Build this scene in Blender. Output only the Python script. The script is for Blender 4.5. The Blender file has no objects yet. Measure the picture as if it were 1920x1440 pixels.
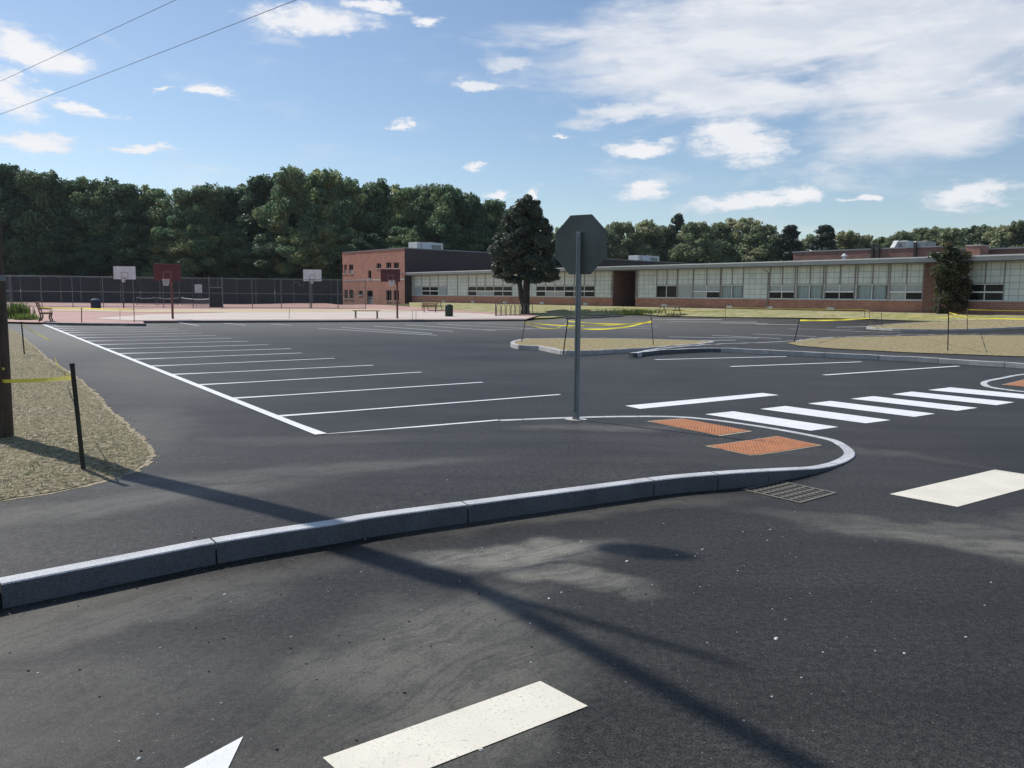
import bpy, bmesh, math, random
import numpy as np
from mathutils import Vector, Matrix
from mathutils.geometry import delaunay_2d_cdt
R = math.radians
sc = bpy.context.scene
C = sc.collection
rng = random.Random(7)

# ------------------------------------------------------------------ camera
CAM_H = 1.9
FPX = 1500.0
cam_d = bpy.data.cameras.new('camera'); cam_d.sensor_width = 36; cam_d.lens = FPX / 1920 * 36
cam_d.clip_start = .05; cam_d.clip_end = 6000
cam = bpy.data.objects.new('camera', cam_d); C.objects.link(cam)
CM = Matrix.Rotation(R(90 - 6.255), 3, 'X') @ Matrix.Rotation(R(.573), 3, 'Z')
cam.matrix_world = Matrix.Translation((0, 0, CAM_H)) @ CM.to_4x4()
sc.camera = cam

# ------------------------------------------------------------------ sun, sky, exposure
SUN_AZ = Vector((-math.cos(R(38.2)), math.sin(R(38.2)), 0))
SUN_EL = 47
sun_dir = Vector((SUN_AZ.x * math.cos(R(SUN_EL)), SUN_AZ.y * math.cos(R(SUN_EL)), math.sin(R(SUN_EL))))
sl = bpy.data.lights.new('sun', 'SUN'); sl.energy = 4.5; sl.angle = R(.55); sl.color = (1, .955, .89)
so = bpy.data.objects.new('sun', sl); C.objects.link(so)
so.rotation_euler = (-sun_dir).to_track_quat('-Z', 'Y').to_euler(); so.location = (-30, 30, 60)
sc.view_settings.view_transform = 'Standard'; sc.view_settings.look = 'None'
sc.view_settings.exposure = 0; sc.view_settings.gamma = 1

def px_dir(px, py):
    return (CM @ Vector(((px - 960) / FPX, -(py - 720) / FPX, -1))).normalized()

class NT:
    """small node-tree helper"""
    def __init__(s, tree): s.t = tree; s.n = tree.nodes; s.l = tree.links
    def new(s, typ, **kw):
        n = s.n.new(typ)
        for k, v in kw.items():
            if k.startswith('i_'):
                key = k[2:]; key = int(key) if key.isdigit() else key.replace('_', ' ')
                s.set(n.inputs[key], v)
            else: setattr(n, k, v)
        return n
    def set(s, sock, v):
        if isinstance(v, bpy.types.NodeSocket): s.l.new(v, sock)
        else: sock.default_value = v
    def math(s, op, a, b=None, clamp=False):
        n = s.n.new('ShaderNodeMath'); n.operation = op; n.use_clamp = clamp
        s.set(n.inputs[0], a)
        if b is not None: s.set(n.inputs[1], b)
        return n.outputs[0]
    def ramp(s, v, a, b, lo=0., hi=1., smooth=True):
        n = s.n.new('ShaderNodeMapRange'); n.interpolation_type = 'SMOOTHSTEP' if smooth else 'LINEAR'
        s.set(n.inputs[0], v); n.inputs[1].default_value = a; n.inputs[2].default_value = b
        n.inputs[3].default_value = lo; n.inputs[4].default_value = hi
        return n.outputs[0]
    def noise(s, vec, scale, detail=4, rough=.55, out=0, dist=0):
        n = s.n.new('ShaderNodeTexNoise'); s.set(n.inputs['Vector'], vec)
        n.inputs['Scale'].default_value = scale; n.inputs['Detail'].default_value = detail
        n.inputs['Roughness'].default_value = rough; n.inputs['Distortion'].default_value = dist
        return n.outputs[out]
    def mix(s, f, a, b, mode='MIX'):
        n = s.n.new('ShaderNodeMix'); n.data_type = 'RGBA'; n.blend_type = mode
        s.set(n.inputs[0], f); s.set(n.inputs[6], a); s.set(n.inputs[7], b)
        return n.outputs[2]
    def mapping(s, vec, loc=(0,0,0), rot=(0,0,0), scale=(1,1,1), typ='POINT'):
        n = s.n.new('ShaderNodeMapping'); n.vector_type = typ; s.set(n.inputs[0], vec)
        n.inputs[1].default_value = loc; n.inputs[2].default_value = rot; n.inputs[3].default_value = scale
        return n.outputs[0]
    def blob(s, vec, cx, cy, rx, ry, rot=0.):
        """1 at the centre falling to 0 on an ellipse"""
        g = s.n.new('ShaderNodeTexGradient'); g.gradient_type = 'SPHERICAL'
        s.l.new(s.mapping(vec, (cx, cy, 0), (0, 0, rot), (rx, ry, 1), 'TEXTURE'), g.inputs[0])
        return g.outputs[1]

def rgba(c): return (c[0], c[1], c[2], 1)

# world: Nishita sky with clouds laid out by compass direction and elevation
W = bpy.data.worlds.new('World'); sc.world = W; W.use_nodes = True
t = NT(W.node_tree); t.n.clear()
sky = t.new('ShaderNodeTexSky', sky_type='NISHITA', sun_disc=False)
sky.sun_elevation = R(SUN_EL); sky.sun_rotation = math.atan2(sun_dir.x, sun_dir.y)
sky.air_density = 1.0; sky.dust_density = .35; sky.ozone_density = 2.1; sky.altitude = 50
tc = t.new('ShaderNodeTexCoord')
sep = t.new('ShaderNodeSeparateXYZ', i_0=tc.outputs['Generated'])
az = t.math('ARCTAN2', sep.outputs[0], sep.outputs[1])
el = t.math('ARCSINE', sep.outputs[2])
P = t.new('ShaderNodeCombineXYZ', i_0=az, i_1=el, i_2=0.).outputs[0]
st = t.mapping(P, scale=(1, 2.6, 1))
w1 = t.new('ShaderNodeTexNoise', i_Vector=st, i_Scale=9., i_Detail=9., i_Roughness=.62)
wv = t.new('ShaderNodeVectorMath', operation='SUBTRACT', i_0=w1.outputs[1], i_1=(.5, .5, .5))
wv2 = t.new('ShaderNodeVectorMath', operation='MULTIPLY', i_0=wv.outputs[0], i_1=(.10, .035, 0))
w1b = t.new('ShaderNodeTexNoise', i_Vector=st, i_Scale=34., i_Detail=8., i_Roughness=.65)
wvb = t.new('ShaderNodeVectorMath', operation='SUBTRACT', i_0=w1b.outputs[1], i_1=(.5, .5, .5))
wvb2 = t.new('ShaderNodeVectorMath', operation='MULTIPLY', i_0=wvb.outputs[0], i_1=(.05, .022, 0))
P1 = t.new('ShaderNodeVectorMath', operation='ADD', i_0=P, i_1=wv2.outputs[0])
PW = t.new('ShaderNodeVectorMath', operation='ADD', i_0=P1.outputs[0], i_1=wvb2.outputs[0]).outputs[0]
def ae(px, py):
    d = px_dir(px, py); return math.atan2(d.x, d.y), math.asin(d.z)
def cloud(px, py, rx, ry, rot=0, vec=None):
    a, e = ae(px, py); k = 1 / (FPX * 1.12)
    return t.blob(vec or PW, a, e, rx * k, ry * k, R(rot))
puffs = [(60,95,125,42,-14),(15,170,80,50,-25),(150,203,80,15,-3),(78,262,110,28,0),(270,277,75,12,2),
 (575,40,170,40,2),(700,10,90,18,0),(788,40,48,18,-5),(395,172,60,17,-8),(312,172,32,13,20),(742,229,40,16,8),
 (895,316,42,13,0),(924,357,36,18,0),(1005,360,28,20,0),(1215,352,85,30,10),(1400,378,190,24,3),(1495,362,70,34,0),
 (1610,376,34,12,0),(1815,364,130,32,0),(1385,258,135,70,-4),(1205,275,120,24,0),(1045,248,36,8,5)]
m = None
for c in puffs:
    b = cloud(*c); m = b if m is None else t.math('MAXIMUM', m, b)
pn = t.noise(t.mapping(P, loc=(5, 2, 0), scale=(1, 2.2, 1)), 26., 10, .68)
puff = t.ramp(t.math('ADD', m, t.math('MULTIPLY', t.math('SUBTRACT', pn, .5), t.math('ADD', .25, t.math('MULTIPLY', t.ramp(m, 0, .3), 1.0)))), .10, .72)
sheets = [(1500,55,620,150,-3),(1180,110,330,120,-8),(1800,60,420,190,3),(1350,170,330,60,-6),(1760,235,400,90,9),(975,122,90,22,0),(885,158,60,12,0),(1150,215,160,22,6)]
m = None
for c in sheets:
    b = cloud(*c); m = b if m is None else t.math('MAXIMUM', m, b)
wisp = t.noise(t.mapping(P, rot=(0, 0, R(-10)), scale=(1.1, 4.2, 1)), 5.5, 10, .6, dist=.4)
thin = t.ramp(t.math('ADD', m, t.math('MULTIPLY', t.math('SUBTRACT', wisp, .5), 1.9)), .04, .74)
# the rest of the sky (outside the photo's field) gets scattered cloud too
els = t.math('ABSOLUTE', az)
other = t.math('MULTIPLY', t.ramp(els, .75, 1.1), t.ramp(t.noise(st, 3.2, 8, .6), .5, .68))
other = t.math('MULTIPLY', other, t.ramp(el, .02, .2))
mask = t.math('MAXIMUM', t.math('MAXIMUM', t.math('MULTIPLY', puff, .97), t.math('MULTIPLY', thin, .9)), t.math('MULTIPLY', other, .35))
shade = t.noise(t.mapping(P, loc=(3, 1, 0), scale=(1, 3.4, 1)), 7., 8, .6)
shade = t.ramp(shade, .36, .62)
ccol = t.mix(shade, rgba((.70, .755, .85)), rgba((.90, .91, .95)))
ccol = t.mix(t.math('MULTIPLY', puff, .7), ccol, rgba((.97, .97, .99)))
bg1 = t.new('ShaderNodeBackground', i_Color=sky.outputs[0], i_Strength=.113)
bg2 = t.new('ShaderNodeBackground', i_Color=ccol, i_Strength=.97)
mx = t.new('ShaderNodeMixShader', i_0=mask, i_1=bg1.outputs[0], i_2=bg2.outputs[0])
t.new('ShaderNodeOutputWorld', i_0=mx.outputs[0])

# ------------------------------------------------------------------ materials
MATS = {}
def new_mat(name):
    m = bpy.data.materials.new(name); m.use_nodes = True
    t = NT(m.node_tree); b = t.n['Principled BSDF']
    MATS[name] = m
    return m, t, b
def obj_co(t): return t.new('ShaderNodeTexCoord').outputs['Object']
def world_co(t): return t.new('ShaderNodeNewGeometry').outputs['Position']
def simple(name, col, rough=.6, metal=0., var=.18, scale=6., bump=0., bscale=60., spec=.5, detail=5):
    m, t, b = new_mat(name); co = obj_co(t)
    n = t.noise(co, scale, detail, .6)
    f = t.ramp(n, .3, .7, 1 - var, 1 + var, False)
    mc = t.new('ShaderNodeVectorMath', operation='SCALE', i_0=col); t.set(mc.inputs[3], f)
    t.set(b.inputs['Base Color'], mc.outputs[0])
    b.inputs['Roughness'].default_value = rough; b.inputs['Metallic'].default_value = metal
    b.inputs['Specular IOR Level'].default_value = spec
    if bump:
        bp = t.new('ShaderNodeBump', i_Strength=bump, i_Distance=.01, i_Height=t.noise(co, bscale, 4))
        t.set(b.inputs['Normal'], bp.outputs[0])
    return m

def asphalt(name, base, dust_sheen_spots=(), streaks=True, seed=0.):
    m, t, b = new_mat(name); co = world_co(t)
    fine = t.noise(co, 95., 3, .7); mid = t.noise(co, 24., 4, .6)
    big = t.noise(t.mapping(co, loc=(seed, seed, 0)), .35, 5, .6); big2 = t.noise(t.mapping(co, loc=(seed + 9, 3, 0), rot=(0, 0, R(-33)), scale=(.25, 1.6, 1)), 1.1, 6, .62)
    v = t.math('MULTIPLY', t.ramp(fine, .36, .66, .2, 2.1, False), t.ramp(mid, .32, .68, .55, 1.45, False))
    v = t.math('MULTIPLY', v, t.ramp(big, .3, .7, .72, 1.32, False))
    v = t.math('MULTIPLY', v, t.ramp(big2, .3, .72, .76, 1.34, False))
    mc = t.new('ShaderNodeVectorMath', operation='SCALE', i_0=base); t.set(mc.inputs[3], v)
    col = mc.outputs[0]
    # pale grains of stone at the surface
    vo = t.new('ShaderNodeTexVoronoi', i_Vector=co, i_Scale=38.)
    g = t.math('MULTIPLY', t.ramp(vo.outputs[0], .10, .2, 1, 0), t.ramp(t.new('ShaderNodeSeparateColor', i_0=vo.outputs[1]).outputs[0], .93, .97))
    col = t.mix(t.math('MULTIPLY', g, .7), col, rgba((.24, .23, .21)))
    # dust, tyre-dragged grit and sand; widest far spots paint in grazing sheen
    wn = t.new('ShaderNodeTexNoise', i_Vector=co, i_Scale=1.7, i_Detail=6.)
    wv = t.new('ShaderNodeVectorMath', operation='SUBTRACT', i_0=wn.outputs[1], i_1=(.5, .5, .5))
    wv = t.new('ShaderNodeVectorMath', operation='MULTIPLY', i_0=wv.outputs[0], i_1=(.8, .8, 0))
    cw = t.new('ShaderNodeVectorMath', operation='ADD', i_0=co, i_1=wv.outputs[0]).outputs[0]
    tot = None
    for (x, y, rx, ry, rot, amt) in dust_sheen_spots:
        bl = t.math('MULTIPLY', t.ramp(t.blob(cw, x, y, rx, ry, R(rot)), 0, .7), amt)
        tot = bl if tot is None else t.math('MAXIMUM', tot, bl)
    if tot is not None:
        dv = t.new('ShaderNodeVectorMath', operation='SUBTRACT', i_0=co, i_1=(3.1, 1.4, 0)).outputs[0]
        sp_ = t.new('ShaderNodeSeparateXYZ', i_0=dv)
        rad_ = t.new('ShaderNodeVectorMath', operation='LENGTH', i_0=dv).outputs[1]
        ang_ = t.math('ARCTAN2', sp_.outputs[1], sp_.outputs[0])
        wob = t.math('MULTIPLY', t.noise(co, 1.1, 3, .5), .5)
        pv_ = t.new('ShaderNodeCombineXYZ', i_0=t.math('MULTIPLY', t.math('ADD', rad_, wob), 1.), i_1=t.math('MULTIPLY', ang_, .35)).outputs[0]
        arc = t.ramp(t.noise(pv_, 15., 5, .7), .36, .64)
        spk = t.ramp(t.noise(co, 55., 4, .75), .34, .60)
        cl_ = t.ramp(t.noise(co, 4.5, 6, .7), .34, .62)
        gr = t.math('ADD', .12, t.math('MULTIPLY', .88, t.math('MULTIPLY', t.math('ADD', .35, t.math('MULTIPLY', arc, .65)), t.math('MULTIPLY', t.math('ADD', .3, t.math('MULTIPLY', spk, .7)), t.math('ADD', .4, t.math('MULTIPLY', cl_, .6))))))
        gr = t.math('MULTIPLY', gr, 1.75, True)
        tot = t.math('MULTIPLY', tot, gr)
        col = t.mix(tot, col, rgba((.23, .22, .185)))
    t.set(b.inputs['Base Color'], col)
    b.inputs['Roughness'].default_value = .55; b.inputs['Specular IOR Level'].default_value = .17
    b.inputs['Sheen Weight'].default_value = .015; b.inputs['Sheen Roughness'].default_value = .12; b.inputs['Sheen Tint'].default_value = (1, .98, .95, 1)
    hh = t.math('ADD', fine, t.math('MULTIPLY', mid, .5))
    bp = t.new('ShaderNodeBump', i_Strength=.25, i_Distance=.004, i_Height=hh)
    t.set(b.inputs['Normal'], bp.outputs[0])
    return m

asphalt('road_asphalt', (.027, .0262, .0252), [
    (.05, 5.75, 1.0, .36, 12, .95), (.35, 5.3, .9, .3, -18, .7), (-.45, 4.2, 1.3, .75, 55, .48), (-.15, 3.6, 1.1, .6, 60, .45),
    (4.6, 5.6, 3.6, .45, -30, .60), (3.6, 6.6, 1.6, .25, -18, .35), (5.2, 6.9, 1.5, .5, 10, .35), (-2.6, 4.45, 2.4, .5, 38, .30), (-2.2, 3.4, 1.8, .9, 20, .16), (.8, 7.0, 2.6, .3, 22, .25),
    (-.75, 3.0, 1.6, .8, 70, .22), (3.9, 10.5, 2.8, .3, -42, .2), (0, 22, 8, 2.5, 10, .06), (-18, 62, 60, 34, 0, .52), (-16, 66, 56, 22, 0, .8), (6, 30, 12, 2.5, -12, .12)])  # two widest far ellipses paint in the lot's sheen at grazing view
asphalt('walk_asphalt', (.030, .0285, .027), [
    (-3.2, 6.7, 2.4, .5, 35, .35), (-1.8, 8.2, 2.4, .5, 20, .28), (-4.6, 5.9, 1.4, .4, 15, .35), (-5.1, 11, .9, 3.4, 18, .24), (1.2, 11.5, 1.8, .45, 3, .30), (-2.5, 10.3, 2.0, .6, 10, .16),
    (-9, 20, 2.2, 9, 30, .3), (-20, 40, 8, 24, 30, .7), (-3.0, 7.6, 1.1, .3, 8, .28)], seed=4.)  # the strong ellipse far along the path is painted grazing sheen

def paint(name, col, wear, chips=.55):
    m, t, b = new_mat(name); co = world_co(t)
    n = t.noise(co, 60., 4, .7); n2 = t.noise(co, 3., 5, .6)
    n3 = t.noise(co, 130., 3, .7); w = t.math('MULTIPLY', t.math('MAXIMUM', t.ramp(n, .58, .70), t.math('MULTIPLY', t.ramp(n3, .60, .68), .9)), t.ramp(n2, .3, .7, .3, wear))
    d = t.ramp(n2, .3, .7, .88, 1.04, False)
    mc = t.new('ShaderNodeVectorMath', operation='SCALE', i_0=col); t.set(mc.inputs[3], d)
    t.set(b.inputs['Base Color'], t.mix(w, mc.outputs[0], rgba((.16, .15, .13))))
    b.inputs['Roughness'].default_value = .62
    t.set(b.inputs['Normal'], t.new('ShaderNodeBump', i_Strength=.25, i_Distance=.004, i_Height=n).outputs[0])
    return m
paint('white_paint', (.78, .79, .80), .6)
paint('cream_paint', (.74, .70, .59), 1.)
paint('line_paint', (.76, .77, .79), .4)

def stone(name, col, pitch, lit=1.):
    m, t, b = new_mat(name); co = world_co(t)
    n = t.noise(co, 90., 3, .7); n2 = t.noise(co, 2.2, 5, .6)
    v = t.math('MULTIPLY', t.ramp(n, .36, .64, .6, 1.25, False), t.ramp(n2, .3, .7, .72, 1.12, False))
    mc = t.new('ShaderNodeVectorMath', operation='SCALE', i_0=col); t.set(mc.inputs[3], v)
    t.set(b.inputs['Base Color'], mc.outputs[0]); b.inputs['Roughness'].default_value = .75
    hh = t.noise(co, pitch, 6, .65)
    t.set(b.inputs['Normal'], t.new('ShaderNodeBump', i_Strength=.6, i_Distance=.012, i_Height=hh).outputs[0])
    return m
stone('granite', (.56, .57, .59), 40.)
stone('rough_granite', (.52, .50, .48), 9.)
stone('granite_shaded', (.11, .117, .13), 12.)  # shaded copy of granite: the kerb face's shade put into its colour

def turf(name, c1, c2, c3, sc_=22., bump=1., dist=.03):
    m, t, b = new_mat(name); co = world_co(t)
    n = t.noise(co, sc_, 6, .75); n2 = t.noise(co, .6, 5, .6); n3 = t.noise(co, 5., 4, .6)
    col = t.mix(t.ramp(n, .38, .62), rgba(c1), rgba(c2))
    col = t.mix(t.math('MULTIPLY', t.ramp(n2, .4, .65), t.ramp(n3, .35, .6)), col, rgba(c3))
    t.set(b.inputs['Base Color'], col); b.inputs['Roughness'].default_value = .95; b.inputs['Specular IOR Level'].default_value = .1
    t.set(b.inputs['Normal'], t.new('ShaderNodeBump', i_Strength=bump, i_Distance=dist, i_Height=n).outputs[0])
    return m
turf('dry_verge', (.085, .075, .055), (.48, .41, .28), (.28, .24, .15), 15., 1., .05)
turf('dry_island', (.17, .14, .08), (.42, .35, .21), (.27, .245, .13), 7.)
turf('lawn', (.19, .20, .085), (.36, .34, .17), (.44, .38, .24), 2.6, .5)
turf('far_grass', (.07, .085, .03), (.11, .12, .05), (.10, .10, .045), 1.0, .3)
turf('verge_edge', (.36, .31, .21), (.50, .44, .31), (.36, .28, .19), 30., 1., .03)
simple('court_red', (.40, .235, .205), .8, var=.12, scale=.4)
simple('court_pale', (.52, .45, .40), .8, var=.12, scale=.3)
simple('court_sand', (.50, .40, .26), .9, var=.12, scale=.4)
simple('galvanised', (.20, .22, .23), .45, .55, .12, 8, spec=.4)
simple('sign_back', (.115, .130, .112), .6, .1, .22, 3)
simple('sign_face', (.45, .02, .02), .4, 0, .05)
simple('sign_white', (.8, .8, .8), .4, 0, .05)
simple('stake_wood', (.038, .036, .026), .8, 0, .25, 12, .4)
simple('stake_grey', (.10, .085, .06), .8, 0, .25, 12, .4)
simple('bench_wood', (.36, .21, .10), .6, 0, .2, 8)
simple('bench_iron', (.07, .05, .035), .5, .3)
simple('table_wood', (.42, .34, .24), .7, 0, .15, 3)
simple('bin_green', (.012, .03, .018), .5)
simple('bin_blue', (.012, .022, .06), .5)
simple('bin_lid', (.05, .07, .12), .5)
simple('shaded_wall', (.052, .036, .038), .7, 0, .15, .4)  # wall colour darkened to carry the shade of brick side and recess
simple('backboard_white', (.62, .64, .66), .5, 0, .12, 3)
simple('backboard_red', (.13, .022, .024), .5, 0, .2, 3)
simple('backboard_mark', (.30, .16, .16), .6)
simple('rim_orange', (.40, .07, .02), .5)
simple('net_white', (.7, .7, .68), .8)
simple('hoop_post', (.12, .11, .11), .55, .3)
simple('hoop_post_rust', (.15, .055, .045), .6, .2)
simple('roof_membrane', (.17, .18, .20), .7, 0, .12, .5)
simple('fascia_metal', (.36, .37, .37), .55, .1, .12, .8)
simple('soffit', (.16, .16, .16), .8)
simple('white_metal', (.62, .63, .62), .4, 0, .1, 2)
simple('grey_metal', (.25, .26, .26), .5, .2, .1, 2)
simple('window_frame', (.80, .80, .78), .5)
simple('mullion', (.26, .22, .21), .6)
simple('dark_door', (.028, .02, .02), .6)
simple('sill_stone', (.5, .48, .44), .7)
simple('iron_grate', (.15, .14, .115), .7, .1, .25, 30)
simple('drain_dark', (.006, .006, .006), .9)
simple('cable_black', (.02, .02, .022), .6)
simple('fence_metal', (.14, .16, .17), .5, .4)
simple('windscreen', (.012, .017, .020), .9, 0, .25, .7)
simple('tennis_cord', (.62, .63, .62), .8)
simple('bark', (.040, .032, .026), .95, 0, .3, 9, .8, 20)
simple('chip_stone', (.62, .60, .55), .8, 0, .3, 40)
simple('grit_tan', (.38, .33, .24), .9, 0, .3, 30)
simple('grit_grey', (.20, .19, .17), .9, 0, .3, 30)
simple('dark_crumb', (.012, .012, .012), .9)
simple('curtain', (.34, .40, .40), .7, 0, .15, 8)
simple('blind', (.42, .43, .42), .7, 0, .1, 3)
simple('lamp_grey', (.3, .3, .3), .5, .3)

# wooden utility pole: long dark grain
m, t, b = new_mat('pole_wood'); co = obj_co(t)
n = t.noise(t.mapping(co, scale=(14, 14, .8)), 2.5, 6, .65)
t.set(b.inputs['Base Color'], t.mix(t.ramp(n, .3, .7), rgba((.045, .030, .022)), rgba((.12, .08, .056))))
b.inputs['Roughness'].default_value = .85
t.set(b.inputs['Normal'], t.new('ShaderNodeBump', i_Strength=.8, i_Distance=.02, i_Height=n).outputs[0])
m, t, b = new_mat('pole_guard'); co = obj_co(t)
n = t.noise(t.mapping(co, scale=(10, 10, 1.2)), 2.5, 6, .65)
t.set(b.inputs['Base Color'], t.mix(t.ramp(n, .3, .7), rgba((.030, .019, .013)), rgba((.095, .058, .038))))
b.inputs['Roughness'].default_value = .75

def brick(name, c1, c2, mortar):
    m, t, b = new_mat(name); co = obj_co(t)
    s = t.new('ShaderNodeSeparateXYZ', i_0=co)
    ad = t.math('ADD', s.outputs[0], s.outputs[1])
    v = t.new('ShaderNodeCombineXYZ', i_0=ad, i_1=s.outputs[2]).outputs[0]
    br = t.new('ShaderNodeTexBrick', i_Vector=v, i_Color1=rgba(c1), i_Color2=rgba(c2), i_Mortar=rgba(mortar), i_Scale=1.)
    br.inputs['Brick Width'].default_value = .42; br.inputs['Row Height'].default_value = .14; br.inputs['Mortar Size'].default_value = .012
    n = t.noise(co, .7, 6, .65); n2 = t.noise(co, 5., 3, .6)
    f = t.math('MULTIPLY', t.ramp(n, .3, .7, .82, 1.15, False), t.ramp(n2, .3, .7, .85, 1.15, False))
    mc = t.new('ShaderNodeVectorMath', operation='SCALE', i_0=br.outputs[0]); t.set(mc.inputs[3], f)
    t.set(b.inputs['Base Color'], mc.outputs[0]); b.inputs['Roughness'].default_value = .85
    return m
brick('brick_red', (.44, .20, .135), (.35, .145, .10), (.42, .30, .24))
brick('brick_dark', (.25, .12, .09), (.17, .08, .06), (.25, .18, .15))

m, t, b = new_mat('light_panel'); co = obj_co(t)      # translucent panel wall with its grid of bars
s = t.new('ShaderNodeSeparateXYZ', i_0=co)
v = t.new('ShaderNodeCombineXYZ', i_0=s.outputs[0], i_1=s.outputs[2]).outputs[0]
br = t.new('ShaderNodeTexBrick', i_Vector=v, i_Scale=1., offset=0.)
for k, c in (('Color1', (.70, .72, .67)), ('Color2', (.64, .67, .63)), ('Mortar', (.26, .27, .25))): br.inputs[k].default_value = rgba(c)
br.inputs['Brick Width'].default_value = .62; br.inputs['Row Height'].default_value = .46; br.inputs['Mortar Size'].default_value = .017
n = t.noise(co, .9, 5, .6)
mc = t.new('ShaderNodeVectorMath', operation='SCALE', i_0=br.outputs[0]); t.set(mc.inputs[3], t.ramp(n, .3, .7, .86, 1.1, False))
t.set(b.inputs['Base Color'], mc.outputs[0]); b.inputs['Roughness'].default_value = .5

m, t, b = new_mat('dark_glass'); co = obj_co(t)
t.set(b.inputs['Base Color'], t.mix(t.ramp(t.noise(co, .8, 3), .4, .6), rgba((.004, .005, .007)), rgba((.012, .016, .02))))
b.inputs['Roughness'].default_value = .12; b.inputs['Specular IOR Level'].default_value = .22

# woven wire and nets: real openings between the strands
def mesh_mat(name, col, pitch, wire, off=0.):
    m, t, b = new_mat(name); co = obj_co(t)
    s = t.new('ShaderNodeSeparateXYZ', i_0=co)
    a = t.math('ADD', s.outputs[0], s.outputs[2]); c = t.math('SUBTRACT', s.outputs[0], s.outputs[2])
    f = []
    for q in (a, c):
        fr = t.math('FRACT', t.math('DIVIDE', q, pitch)); f.append(t.math('LESS_THAN', fr, wire))
    al = t.math('MAXIMUM', f[0], f[1])
    b.inputs['Base Color'].default_value = rgba(col); b.inputs['Roughness'].default_value = .6
    t.set(b.inputs['Alpha'], al)
    return m
mesh_mat('chain_link', (.10, .12, .13), .07, .09)
mesh_mat('net_mesh', (.03, .035, .035), .06, .22)

m, t, b = new_mat('caution_tape'); co = t.new('ShaderNodeTexCoord').outputs['UV']
s = t.new('ShaderNodeSeparateXYZ', i_0=co)
n = t.noise(t.mapping(co, scale=(5.5, 1.3, 1)), 2., 3, .6)
blk = t.math('MULTIPLY', t.math('GREATER_THAN', n, .60), t.math('MULTIPLY', t.math('GREATER_THAN', s.outputs[1], .25), t.math('LESS_THAN', s.outputs[1], .75)))
t.set(b.inputs['Base Color'], t.mix(blk, rgba((.82, .72, .13)), rgba((.08, .07, .03))))
b.inputs['Roughness'].default_value = .35
tr = t.new('ShaderNodeBsdfTranslucent', i_Color=rgba((.92, .80, .08)))
mxs = t.new('ShaderNodeMixShader', i_0=.55, i_1=b.outputs[0], i_2=tr.outputs[0])
t.l.new(mxs.outputs[0], t.n['Material Output'].inputs[0])

# truncated domes on an orange-red pad
m, t, b = new_mat('tactile_orange'); co = obj_co(t)
n = t.noise(co, 12., 4); 
t.set(b.inputs['Base Color'], t.mix(t.ramp(n, .3, .7), rgba((.36, .115, .03)), rgba((.50, .175, .05))))
b.inputs['Roughness'].default_value = .6
simple('pad_border', (.42, .38, .28), .8, 0, .15, 20)
simple('dome_worn', (.44, .24, .15), .7, 0, .15, 20)

def foliage(name, ca, cb, cc, trans=.46, rough=.5):
    m, t, b = new_mat(name); co = obj_co(t)
    oi = t.new('ShaderNodeObjectInfo')
    g = t.new('ShaderNodeNewGeometry')
    rnd = t.noise(co, 1.3, 3, .6); r2 = t.noise(co, .35, 3, .5)
    col = t.mix(t.ramp(rnd, .35, .65), rgba(ca), rgba(cb))
    col = t.mix(t.math('MULTIPLY', t.ramp(r2, .38, .60), oi.outputs['Random']), col, rgba(cc))
    hv = t.ramp(oi.outputs['Random'], 0, 1, .65, 1.35, False)
    mc = t.new('ShaderNodeVectorMath', operation='SCALE', i_0=col); t.set(mc.inputs[3], hv)
    t.set(b.inputs['Base Color'], mc.outputs[0]); b.inputs['Roughness'].default_value = rough; b.inputs['Specular IOR Level'].default_value = .42
    tr = t.new('ShaderNodeBsdfTranslucent', i_Color=mc.outputs[0])
    mxs = t.new('ShaderNodeMixShader', i_0=trans, i_1=b.outputs[0], i_2=tr.outputs[0])
    t.l.new(mxs.outputs[0], t.n['Material Output'].inputs[0])
    return m
foliage('broad_leaf', (.065, .145, .080), (.130, .225, .115), (.24, .27, .11))
foliage('needle', (.024, .042, .030), (.042, .062, .040), (.07, .085, .05), .2)
foliage('far_leaf', (.17, .24, .13), (.25, .31, .16), (.33, .32, .18))
foliage('vine_leaf', (.05, .07, .035), (.08, .095, .045), (.16, .11, .06))
foliage('tall_grass', (.12, .19, .04), (.18, .26, .07), (.16, .2, .06), .35)
foliage('straw', (.28, .25, .16), (.42, .38, .25), (.20, .22, .10), .3)

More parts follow.
